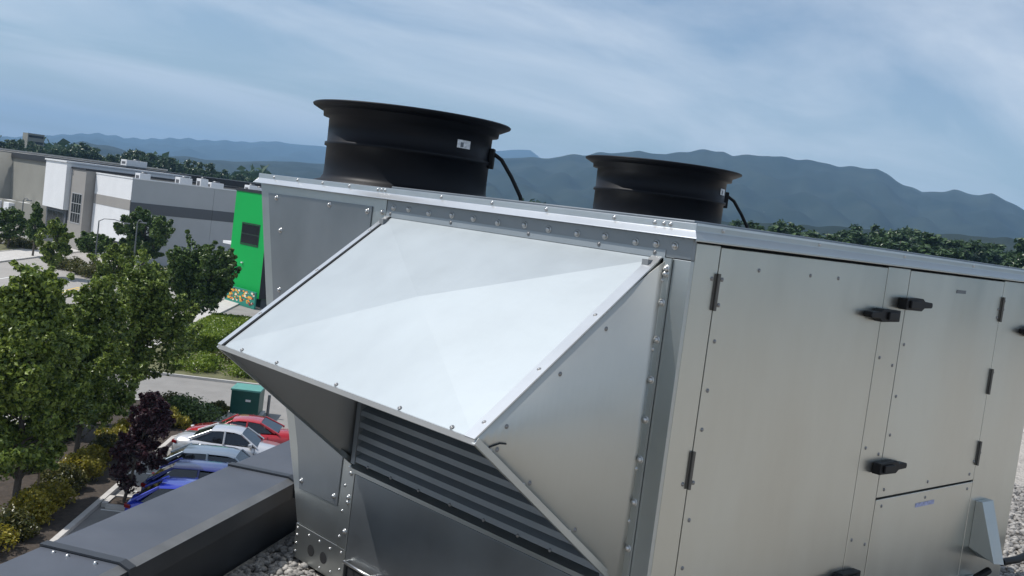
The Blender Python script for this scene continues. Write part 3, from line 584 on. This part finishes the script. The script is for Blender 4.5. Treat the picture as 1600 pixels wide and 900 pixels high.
for i, (u, v, r, h, mn, lab) in enumerate(((13.0,-2.1,1.5,1.15,'leafd','dark domed bush beside the red car'), (14.3,-1.0,1.2,.9,'leafo','olive bush at the end of the planting island'), (11.5,-1.4,1.1,.9,'leafy','yellowish bush by the kerb end near the silver car'),
        (15.0,-2.9,.6,.7,'leafo','small bush beside the green utility box'), (26.0,-2.6,1.9,.9,'leafl','low lime green bush at the near end of the far island'), (26.0,.6,1.7,.9,'leafl','low yellow green bush across the driveway'), (27.8,-4.6,1.6,1.1,'leafd','dark green bush under the hood corner across the driveway'),
        (29.0,-.8,1.5,.9,'leafo','olive bush behind the lime bushes'), (24.4,-4.4,1.3,.7,'leafl','lime bush at the tip of the far island'), (17,4.6,1.2,1.0,'leafo','olive shrub under the middle maple'), (3.0,1.6,1.1,.9,'leafo','olive shrub below the maples near the left'), (-1.0,2.0,1.2,.8,'leafd','dark shrub under the leftmost maple'), (7.0,1.8,1.1,.8,'leafd','dark shrub behind the golden row'))):
    shrub('bush', tuple(uv(u, v, .1)), r, h, mn, lab, 3200, .07, 70+i)
for i, (x, y, D) in enumerate(((108,408,104),(135,412,102),(158,420,100),(15,376,122),(35,384,120))):
    q = at(x, y, D); shrub('bush', (q.x, q.y, .1), 2.0, 1.3, 'leafo', ['brown green bush left of the low spreading tree', 'brown green bush under the low spreading tree', 'brown green bush right of the low spreading tree', 'golden bush by the road at the left edge', 'golden bush on the verge left of the conical tree'][i], 2200, .12, 90+i)
# clipped hedge with box form
def hedge(name, u0, u1, v0, v1, h, mname, label, n, size, seed):
    g = np.random.default_rng(seed); P = np.stack([g.uniform(u0, u1, n), g.uniform(v0, v1, n), g.uniform(.1, h, n)], 1); f = g.integers(0, 5, n)
    P[f == 0, 0] = u0; P[f == 1, 0] = u1; P[f == 2, 1] = v0; P[f == 3, 1] = v1; P[f == 4, 2] = h
    W = np.array([list(uv(a, b, c_)) for a, b, c_ in P]); V, F = leaves(n, W, np.full(n, .1), size, 1, seed=seed)
    o0 = uv((u0+u1)/2, (v0+v1)/2, .1); o = thing(name, tuple(o0), label, 'hedge')
    cr_ = bpy.data.objects.new('foliage', mesh_np('foliage', V-np.array(list(o0)), F, MT[mname])); COL.objects.link(cr_); cr_.parent = o
    MB().prism([uv(u0+.12, v0+.12, .1), uv(u1-.12, v0+.12, .1), uv(u1-.12, v1-.12, .1), uv(u0+.12, v1-.12, .1)], (0,0,h-.22)).build('core', MT['leafd'], o)
hedge('clipped_hedge', 31, 42, .5, 3.0, 1.3, 'leafl', 'clipped box hedge with lime green top left of the hood tip', 12000, .09, 5)
# far trees
FT = [make_tree('far', 17, 3.8, 2.0, 6500, .34, MT['leaff'], shape=s, seed=200+i, trunk_r=.3, nclump=70, limb=False, cr=.30, spray=.35) for i, s in enumerate(('round', 'round', 'cone', 'column'))]
def far_tree(x, ytop, D, k, label, group, wscale=1.0):
    q = at(x, ytop, D); H = q.z; s = H/17.6
    place_tree('far_tree', FT[k][0], FT[k][1], (q.x, q.y, -.25), label, 'tree', group, s=s*wscale, sz=s, rz=random.uniform(0, 6.28))
for i in range(40):
    x = 1140 + i*12.4 + random.uniform(-6, 6); far_tree(x, np.interp(x, [1140,1200,1320,1400,1460,1600,1650], [345,342,350,355,356,366,370]) + random.choice((-14, -6, 0, 3, 6, 12)) + random.uniform(-4, 5), random.uniform(150, 260), random.choice((0,0,1,1,2,3)), 'leafy tree in the belt of woodland beyond the unit at right', 'woodland trees beyond the unit', random.uniform(.9, 2.0))
pl_ = [(-40,208),(0,211),(30,214),(60,224),(85,231),(105,233),(120,221),(138,228),(165,238),(190,234),(230,231),(262,241),(300,247),(340,257),(372,268),(430,282),(520,290)]
for i in range(62):
    x = -30 + i*8.4 + random.uniform(-4, 4); far_tree(x, np.interp(x, [p[0] for p in pl_], [p[1] for p in pl_]) + random.uniform(-9, 5), random.uniform(300, 420), random.choice((0,1,1,2,3)), 'dark tree in the wood on the skyline at left', 'woodland trees behind the warehouses', random.uniform(.9, 1.35))
# unbroken woods farther out: one mass
g = np.random.default_rng(77); n = 26000
azs = g.uniform(R(-20), R(110), n); rs = g.uniform(480, 1500, n); P = np.stack([np.cos(azs)*rs, np.sin(azs)*rs, g.uniform(1, 1, n)*(6+8*np.sin(azs*37)**2 + g.uniform(-5, 3, n))], 1)
V, F = leaves(n, P, np.full(n, 4.0), 3.4, 1, seed=78)
fo = bpy.data.objects.new('far_wood', mesh_np('far_wood', V, F, MT['leaff'])); COL.objects.link(fo); tag(fo, 'far dark woodland covering the flat valley below the mountains', 'woodland', kind='stuff')

# ------------------------------------------------------------------ buildings
def face_window(parent, x0, x1, z0, z1, pos, axis, nx, nz, fr='frame'):
    """framed window on a wall: axis 'x' = wall faces -X at x=pos (x0..x1 along y), 'y' = wall faces -Y at y=pos"""
    def bx(m, a0, a1, c0, c1, o0, o1): return m.box(pos-o1, pos-o0, a0, a1, c0, c1) if axis == 'x' else m.box(a0, a1, pos-o1, pos-o0, c0, c1)
    f = MB(); w_ = .09
    bx(f, x0-w_, x1+w_, z0-w_, z0, 0.004, .035); bx(f, x0-w_, x1+w_, z1, z1+w_, .004, .035); bx(f, x0-w_, x0, z0, z1, .004, .035); bx(f, x1, x1+w_, z0, z1, .004, .035)
    for i in range(1, nx): xx = x0+(x1-x0)*i/nx; bx(f, xx-.035, xx+.035, z0, z1, .004, .032)
    for i in range(1, nz): z_ = z0+(z1-z0)*i/nz; bx(f, x0, x1, z_-.035, z_+.035, .004, .030)
    fo_ = f.build('window', MT[fr], parent)
    for i in range(nx):
        for j in range(nz):
            p = MB(); bx(p, x0+(x1-x0)*i/nx+.05, x0+(x1-x0)*(i+1)/nx-.05, z0+(z1-z0)*j/nz+.05, z0+(z1-z0)*(j+1)/nz-.05, .004, .022); p.build('pane', MT['glass'], fo_)
def rooftop(parent_name, x, y, z, sx, sy, sz, label, group=None):
    o = thing(parent_name, (x, y, z), label, 'rooftop unit', group); fr_ = min(.45, sx*.3)
    MB().box(x-sx/2, x+sx/2, y-sy/2, y+sy/2, z+.15, z+sz).build('casing', MT['hvacw'], o, bevel=.04)
    MB().box(x-sx/2+.1, x+sx/2-.1, y-sy/2+.1, y+sy/2-.1, z, z+.15).build('curb', MT['steelp'], o)
    MB().box(x-sx/2-.02, x-sx/2-.002, y-sy*.3, y+sy*.3, z+.4, z+sz*.75).build('grille', MT['greyd'], o)
    MB().lathe((x+sx*.1, y, z+sz+.002), [(fr_,0),(fr_,.18),(fr_-.05,.18),(fr_-.05,.02),(0,.02)], 20).build('fan_ring', MT['steelp'], o)
# warehouse with white end and grey long wall
X0, Y0 = 49.3, 116.0; wb = thing('warehouse', (X0, Y0, 0), 'white and grey warehouse with dark band along its long wall', 'warehouse')
Hh = 9.55
MB().box(X0+.02, X0+70, Y0+.02, Y0+10.6, 0, Hh-.3).build('core', MT['roofg'], wb)
def wallX(z0, z1, m, nm, y0=Y0, y1=Y0+10.6, off=0): MB().box(X0-off, X0+.018, y0, y1, z0, z1).build(nm, MT[m], wb)
wallX(0, 6.0, 'white', 'lower_wall'); wallX(6.0, 7.15, 'taupe', 'band', off=.03); wallX(7.15, Hh, 'white', 'upper_wall')
for k in range(7):
    a, b_ = X0+.03+k*10, X0+.03+k*10+9.97
    for z0, z1, m, nm, off in ((0,5.75,'greyw','wall_panel',0), (5.75,6.95,'greyd','band',.03), (6.95,Hh,'greyw','upper_wall',0)):  # band darker than on the end wall: this side's shade is in its colour
        MB().box(a, b_, Y0-off-.03, Y0+.018, z0, z1).build(nm, MT[m], wb)
MB().box(X0-.06, X0+70, Y0-.08, Y0+.3, Hh+.004, Hh+.14).build('coping', MT['white'], wb); MB().box(X0-.06, X0+.3, Y0+.31, Y0+10.6, Hh+.004, Hh+.14).build('coping', MT['white'], wb)
MB().box(X0-.05, X0-.004, Y0+1.0, Y0+4.4, .1, 2.2).build('loading_door', MT['glass'], wb)
MB().box(X0+15.5, X0+17.2, Y0-.09, Y0-.035, 1.2, 4.0).build('loading_door', MT['glass'], wb)
# taupe block with the tall window
X1, Y1 = 48.2, 126.8
tb = thing('office_block', (X1, Y1, 0), 'taupe office block with large gridded dark window', 'office')
MB().box(X1, X1+20, Y1, Y1+4.6, 0, 9.75).build('wall', MT['taupe'], tb); MB().box(X1-.1, X1+20, Y1-.1, Y1+4.7, 9.76, 9.98).build('coping', MT['blackroof'], tb)
face_window(tb, Y1+.7, Y1+3.7, 3.3, 6.8, X1, 'x', 4, 3)
X2, Y2 = 47.6, 131.6
tb2 = thing('office_block', (X2, Y2, 0), 'pale grey office block with dark glazed corner left of the taupe block', 'office')
MB().box(X2, X2+16, Y2, Y2+7.2, 4.6, 10.4).build('wall', MT['white'], tb2); MB().box(X2+.5, X2+15.9, Y2+.2, Y2+7.0, 0, 4.58).build('lower_wall', MT['greyd'], tb2)
face_window(tb2, Y2+1.0, Y2+6.4, .8, 4.2, X2+.48, 'x', 3, 2, 'steelp'); MB().box(X2-.15, X2+16.1, Y2-.15, Y2+7.35, 10.41, 10.6).build('coping', MT['hvacw'], tb2)
# long dark roofed warehouse behind
db = thing('warehouse', (56, 142, 0), 'long dark roofed warehouse behind the white and grey one', 'warehouse')
MB().box(56, 190, 142, 190, 0, 9.9).build('wall', MT['beigeb'], db); MB().box(55.7, 190.3, 141.7, 190.3, 9.91, 10.75).build('fascia', MT['blackroof'], db)
for k in range(12): MB().box(60+k*10.5, 66.5+k*10.5, 141.8, 141.99, 8.0, 9.4).build('window', MT['glass'], db)
for i, (x, y, sx, sy, sz) in enumerate(((52.6,121,1.3,1.4,1.0),(58.2,122,1.6,1.4,1.1),(60.4,121.5,1.0,1.2,1.25),(62.6,122.5,1.7,1.5,.95),(66.8,121,1.1,1.3,1.2),(68.6,122,1.5,1.2,1.0),(75,122,1.4,1.4,1.1),(83,122,1.5,1.4,1.1))):
    rooftop('rooftop_condenser', x, y, Hh-.3, sx, sy, sz, ['first','second','third','fourth','fifth','sixth','seventh','eighth'][i] + ' small pale cooling unit from the left on the grey warehouse roof', 'cooling units on the warehouse roof')
rooftop('rooftop_condenser', 62, 146, 10.76, 3, 2, 1.0, 'pale cooling unit on the dark roofed warehouse')
# far-left blocks
fb = thing('concrete_block', (62, 205, 0), 'olive grey concrete building with dark horizontal window bands at far left', 'building')
MB().box(60, 98, 214, 250, 0, 10.9).build('wall', MT['beigeb'], fb)
for z0, z1 in ((2.0,3.6),(5.0,6.4),(8.2,9.4)): MB().box(60, 88, 213.8, 213.99, z0, z1).build('window_band', MT['glass'], fb); MB().box(59.8, 59.99, 214.5, 249, z0, z1).build('window_band', MT['glass'], fb)
MB().box(59.8, 98.2, 213.7, 250.2, 10.91, 11.2).build('coping', MT['conc'], fb)
fb2 = thing('concrete_block', (55, 172, 0), 'plain beige concrete building with rounded end behind the conical tree', 'building')
MB().box(58.5, 74, 178, 200, 0, 10.6).build('wall', MT['beigeb'], fb2); MB().lathe((58.5, 189, 0), [(11,0),(11,10.6),(0,10.6)], 24, math.pi/2, 3*math.pi/2).build('rounded_end', MT['beigeb'], fb2); MB().box(58.4, 74.2, 177.9, 200.1, 10.61, 10.8).build('coping', MT['conc'], fb2)
lw = thing('low_wall', (40, 170, 0), 'low beige wall along the road at far left', 'wall')
MB().prism([at(-60,330,168).to_2d().to_3d(), at(60,330,150).to_2d().to_3d(), at(60,330,151).to_2d().to_3d(), at(-60,330,169).to_2d().to_3d()], (0,0,3.6)).build('wall', MT['beigeb'], lw)
for i, x in enumerate((18, 45, 66)):
    q = at(x, 310, 158-i*3); tl = thing('box_trailer', (q.x, q.y, 0), ['leftmost', 'middle', 'rightmost'][i]+' white box trailer standing above the low beige wall', 'trailer')
    MB().box(q.x-2.6, q.x+2.6, q.y+6, q.y+8.4, 1.2, 3.3).build('box', MT['hvacw'], tl, bevel=.05); MB().box(q.x-2.5, q.x+2.5, q.y+6.1, q.y+8.3, .7, 1.18).build('chassis', MT['rubber'], tl)
    for dx in (-1.7, 1.7): MB().tube([(q.x+dx, q.y+6.1, .5), (q.x+dx, q.y+6.4, .5)], .5, 14).build('wheel', MT['tyre'], tl)
tw = thing('tower_block', tuple(at(53,300,420).to_2d().to_3d()), 'far tower block rising above the wood at left', 'tower'); q = at(53, 209, 420)
MB().box(q.x-3.2, q.x+3.2, q.y-3, q.y+3, 0, q.z).build('wall', MT['beigeb'], tw)
for k in range(5): MB().box(q.x-2.8, q.x+2.8, q.y-3.12, q.y-3.01, q.z-1.6-k*2.4, q.z-.7-k*2.4).build('window_band', MT['glass'], tw)
# green shop front
gx, gy0, gy1 = 46.6, 80.9, 86.9
gs = thing('green_shop', (gx, gy0, 0), 'bright green shop tower with small dark window beside the metal unit', 'shop')
MB().box(gx, gx+9, gy0, gy1, .9, 10.0).build('cladding', MT['green'], gs); MB().box(gx-.06, gx+9.06, gy0-.06, gy1+.06, 10.004, 10.25).build('coping', MT['blackroof'], gs)
MB().box(gx+.4, gx+8.9, gy0+.3, gy1-.3, 0, .899).build('plinth', MT['greyd'], gs)
MB().box(gx-.02, gx+9.02, gy0-.06, gy0-.006, .92, 9.99).build('side_shade', MT['blackroof'], gs)  # black sheet carries the shade of this side in its colour
face_window(gs, gy0+1.2, gy0+4.2, 5.4, 7.2, gx, 'x', 1, 2, 'blackroof')
for y, z in ((86.0,3.9),(84.4,3.7),(85.3,2.9),(85.35,2.5)): MB().box(gx-.16, gx-.004, y-.10, y+.10, z-.05, z+.05).build('wall_lamp', MT['hvacw'], gs)
mu = MB().box(gx-.55, gx-.40, gy0-.3, gy1-1.0, .02, 1.5).build('printed_board', MT['printg'], gs)
g = random.Random(4)
for k in range(120):
    y = gy0-.1+g.uniform(0, 4.6); z = .3+g.uniform(0, 1.05); r = g.uniform(.07, .15)
    MB().add([(gx-.556-k*.0003, y+r*math.cos(a)*1.4, min(1.49, z+r*math.sin(a)*.7)) for a in np.linspace(0, 6.28, 11)[:-1]], [tuple(range(10))]).build('printed_fruit', MT[('orange', 'fruit', 'printw', 'orange', 'printg', 'taill')[k % 6]], mu)
MB().box(gx+1.2, gx+9, gy1+.01, gy1+1.9, 0, 5.0).build('side_wing', MT['greyw'], gs); MB().box(gx+1.3, gx+8.9, gy1+.02, gy1+1.8, 5.25, 7.1).build('side_window', MT['glass'], gs)
MB().box(gx+.4, gx+9, gy1+.01, gy1+2.3, 5.004, 5.246).build('canopy', MT['white'], gs); MB().box(gx+1.2, gx+9, gy1+.01, gy1+1.9, 7.104, 7.25).build('wing_coping', MT['greyw'], gs)
# far houses at the foot of the mountains
for i, (x, y, w_) in enumerate(((1164,335,5),(1173,332,7),(1184,334,5),(1196,333,8),(1209,337,6),(1219,339,7),(1286,356,5),(1297,354,8),(1309,353,6),(1318,356,7),(1331,357,5))):
    q = at(x, y, 2050); w_ *= 1.4; h = thing('far_house', (q.x, q.y, q.z-4), 'tiny pale house at the foot of the mountains', 'house', 'far houses below the mountains')
    MB().box(q.x-w_/2, q.x+w_/2, q.y-4, q.y+4, q.z-24, q.z).build('wall', MT['greyw'], h)
    MB().add([(q.x-w_/2-.5,q.y-4.5,q.z+.01),(q.x+w_/2+.5,q.y-4.5,q.z+.01),(q.x+w_/2+.5,q.y+4.5,q.z+.01),(q.x-w_/2-.5,q.y+4.5,q.z+.01),(q.x-w_/2,q.y,q.z+2),(q.x+w_/2,q.y,q.z+2)], [(0,1,5,4),(2,3,4,5),(1,2,5),(3,0,4)]).build('roof', MT['roofg'], h)

# ------------------------------------------------------------------ street furniture
def lamp(x, y, D, H, arm, label):
    q = at(x, y, D); p = Vector((q.x, q.y, .1)); o = thing('street_lamp', tuple(p), label, 'street lamp')
    MB().tube([p, p+Vector((0,0,H))], [.09,.06], 10).build('pole', MT['steelp'], o)
    d = RIGHT.to_2d().to_3d().normalized()*arm
    MB().tube([p+Vector((0,0,H-.05)), p+d*.2+Vector((0,0,H+.25)), p+d*.6+Vector((0,0,H+.3)), p+d+Vector((0,0,H+.1))], .045, 8).build('arm', MT['steelp'], o)
    MB().obox(p+d*1.12+Vector((0,0,H+.06)), d.normalized()*.32, Vector((-d.y,d.x,0)).normalized()*.13, (0,0,.06)).build('lamp_head', MT['steelp'], o, bevel=.03)
lamp(149, 402, 108, 4.9, 2.6, 'curved arm street lamp in front of the white wall'); lamp(207, 425, 100, 5.6, .5, 'slim lamp post beside the round dense tree'); lamp(31, 372, 125, 5.2, .6, 'small lamp post at far left above the road')
# utility box
bp_ = uv(15.9, -4.1); ub = thing('utility_box', tuple(bp_), 'dark teal utility cabinet with sunlit lid behind the red car', 'utility box')
def ob(c, lx, ly, z0, z1, nm, m, parent, bv=.02): return MB().prism([c-U*ly-Vv*lx+Vector((0,0,z0)), c-U*ly+Vv*lx+Vector((0,0,z0)), c+U*ly+Vv*lx+Vector((0,0,z0)), c+U*ly-Vv*lx+Vector((0,0,z0))], (0,0,z1-z0)).build(nm, MT[m], parent, bevel=bv)
ob(bp_, .78, .85, 0, .12, 'pad', 'conc', ub); ob(bp_, .66, .72, .12, 1.22, 'cabinet', 'teal', ub); ob(bp_, .70, .76, 1.222, 1.32, 'lid', 'tealtop', ub)  # one enamel: shade is in the cabinet's colour, sunlight in the lid's
MB().obox(bp_-U*.725+Vector((0,0,.8))-Vv*.15, Vv*.12, U*.004, (0,0,.05)).build('warning_plate', MT['label'], ub)
b2 = uv(15.6, -5.15); tag(MB().tube([b2, b2+Vector((0,0,1.1))], .07, 10).build('bollard', MT['steelp'], None, origin=b2), 'thin dark bollard right of the teal utility cabinet', 'bollard')

# ------------------------------------------------------------------ cars
def car(loc, heading, paint, label, L_=4.5, W=1.8, H=1.45, style='sedan'):
    o = thing('parked_car', loc, label, 'car', 'cars parked along the kerb', rz=heading); P = MT[paint]; hw = W/2
    if style == 'sedan': roof = [(.95,.93),(.30,H-.06),(-.20,H),(-.80,H-.03),(-1.55,1.03)]
    else: roof = [(1.05,.95),(.45,H-.06),(-.2,H),(-1.3,H-.04),(-1.98,1.05)]
    tail = 1.02 if style == 'sedan' else 1.04
    st = [(-L_/2,.70,.42,.62,.80),(-L_/2+.06,.84,.30,.66,.93),(-L_/2+.30,.93,.24,.72,tail),(-1.55,.985,.22,.76,tail-.01),(-.8,1.0,.22,.78,.95),(.2,1.0,.22,.76,.93),(.95,1.0,.22,.74,.92),(1.45,.985,.22,.72,.86),(1.9,.93,.24,.66,.76),(L_/2-.08,.80,.28,.58,.66),(L_/2,.62,.36,.50,.56)]
    b = MB(); V = []; m = 11
    for x, wf, zb, zs, zt in st:
        w_ = hw*wf; half = [(w_*.88,zb),(w_*.985,zb+.07),(w_,(zb+zs)/2),(w_*.985,zs),(w_*.90,zs+(zt-zs)*.75)]
        V += [(x, y, z) for y, z in half] + [(x, 0, zt+.015)] + [(x, -y, z) for y, z in half[::-1]]
    F = [(i*m+k, i*m+k+1, (i+1)*m+k+1, (i+1)*m+k) for i in range(len(st)-1) for k in range(m-1)] + [(i*m+m-1, i*m, (i+1)*m, (i+1)*m+m-1) for i in range(len(st)-1)]
    b.add(V, F, True); b.add(V[:m], [tuple(range(m))]); b.add(V[-m:], [tuple(range(m))[::-1]])
    body = b.build('body', P, o)
    # cabin: glass all round, painted roof and pillars
    def ring(x, z): 
        f_ = (z-.9)/(H-.9); return hw*(.90-.20*max(0, f_))
    (xa,za),(xb,zb_),(xc,zc),(xd,zd),(xe,ze) = roof
    def yy(z): return ring(0, z)
    MB().add([(xa,yy(za),za),(xa,-yy(za),za),(xb,-yy(zb_),zb_),(xb,yy(zb_),zb_)], [(0,1,2,3)]).build('windscreen', MT['carglass'], o)
    MB().add([(xe,yy(ze),ze),(xe,-yy(ze),ze),(xd,-yy(zd),zd),(xd,yy(zd),zd)], [(3,2,1,0)]).build('rear_window', MT['carglass'], o)
    r = MB(); V = []
    for x, z in ((xb+.03,zb_-.004),(xb-.25,(zb_+zc)/2+.022),(xc,zc),((xc+xd)/2,(zc+zd)/2+.012),(xd-.03,zd-.004)):
        w_ = yy(z); V += [(x, w_+.012, z-.035), (x, w_*.93, z+.004), (x, w_*.5, z+.03), (x, 0, z+.038), (x, -w_*.5, z+.03), (x, -w_*.93, z+.004), (x, -w_-.012, z-.035)]
    r.add(V, [(i*7+k, i*7+k+1, (i+1)*7+k+1, (i+1)*7+k) for i in range(4) for k in range(6)], True); ro = r.build('roof', P, o)
    zw = .93; xm = (xb+xd)/2-.05
    for sg in (1, -1):
        def sp_(x, z, e=0): return (x, sg*(yy(z)+e), z)
        for nm, q in (('side_window', [sp_(xa-.12,zw),sp_(xm+.03,zw),sp_(xm+.03,zb_-.03),sp_(xb-.02,zb_-.03)]), ('side_window', [sp_(xm-.03,zw),sp_(xe+.22,zw+.06),sp_(xd+.02,zd-.04),sp_(xm-.03,zc-.05)])):
            MB().add(q, [(0,1,2,3) if sg < 0 else (3,2,1,0)]).build(nm, MT['carglass'], o)
        for pth in ([sp_(xa+.02,za-.03,.0),sp_(xb+.02,zb_-.01,.0)], [sp_(xm,zw-.03,.004),sp_(xm,zc-.02,.004)], [sp_(xe-.06,ze-.04,.0),sp_(xd-.02,zd-.01,.0)], [sp_(xe+.1,ze-.02,-.01),sp_(xd,zd-.02,-.01)]): MB().tube(pth, .042, 6).build('pillar', P, o)
        MB().obox((xa-.22, sg*(hw*.98), .98), (.07,.02,0), (0,.10,0), (0,0,.07)).build('mirror', P, o, bevel=.03)
        MB().obox((L_/2-.20, sg*hw*.66, .60), (.13,-sg*.10,0), (.03,sg*.13,0), (-.03,0,.075)).build('headlight', MT['headl'], o, bevel=.02)
        MB().obox((-L_/2+.10, sg*hw*.70, .80), (.10,sg*.06,0), (-.02,sg*.11,0), (0,0,.06)).build('taillight', MT['taill'], o, bevel=.02)
        for sx_ in (xa-.05, xm, xe+.35): MB().obox((sx_, sg*hw*.995, .60), (.008,0,0), (0,.008,0), (0,0,.28)).build('door_seam', MT['gap'], o)
        MB().obox((0, sg*hw*.97, .27), (.95,0,0), (0,.02,0), (0,0,.05)).build('sill', MT['gap'], o)
        MB().obox((xm-.15, sg*hw*1.0, .80), (.10,0,0), (0,.014,0), (0,0,.014)).build('door_handle', P, o)
        for wx in (1.38, -1.35):
            y = sg*(hw-.10)
            wl = MB().tube([(wx, sg*(hw-.25), .33), (wx, sg*(hw+.004), .33)], .385, 22).build('wheel', MT['gap'], o)
            MB().tube([(wx, sg*(hw-.2), .325), (wx, sg*(hw+.014), .325)], .325, 22).build('tyre', MT['tyre'], wl)
            rm = MB().tube([(wx, sg*(hw-.1), .325), (wx, sg*(hw+.018), .325)], .215, 18); 
            rm.build('rim', MT['rim'], wl)
            sk_ = MB()
            for k in range(5): a = k*1.2566; sk_.obox((wx+.12*math.cos(a), sg*(hw+.019), .325+.12*math.sin(a)), (.09*math.cos(a),0,.09*math.sin(a)), (0,.004,0), (-.018*math.sin(a),0,.018*math.cos(a)))
            sk_.build('spokes', MT['steelp'], wl)
    MB().box(L_/2-.10, L_/2-.005, -.45, .45, .34, .44).build('grille', MT['gap'], o); MB().box(-L_/2+.005, -L_/2+.06, -.26, .26, .62, .74).build('number_plate', MT['label'], o)
    return o
hf = math.atan2(-Vv.y, -Vv.x)
car(tuple(uv(6.9, -5.25)), hf, 'silver', 'silver sedan parked between the red and slate blue cars', H=1.40)
car(tuple(uv(9.1, -5.1)), hf+math.pi, 'red', 'red sedan parked farthest along the row', H=1.38)
car(tuple(uv(3.0, -5.6)), hf, 'slate', 'slate blue wagon parked next to the silver sedan', style='hatch', H=1.48)
car(tuple(uv(.8, -5.8)), hf, 'navy', 'deep blue hatchback between the slate and royal blue cars', style='hatch', H=1.5)
car(tuple(uv(-1.5, -5.95)), hf, 'blue', 'royal blue car nearest the purple tree, mostly behind the parapet', style='hatch', H=1.5)
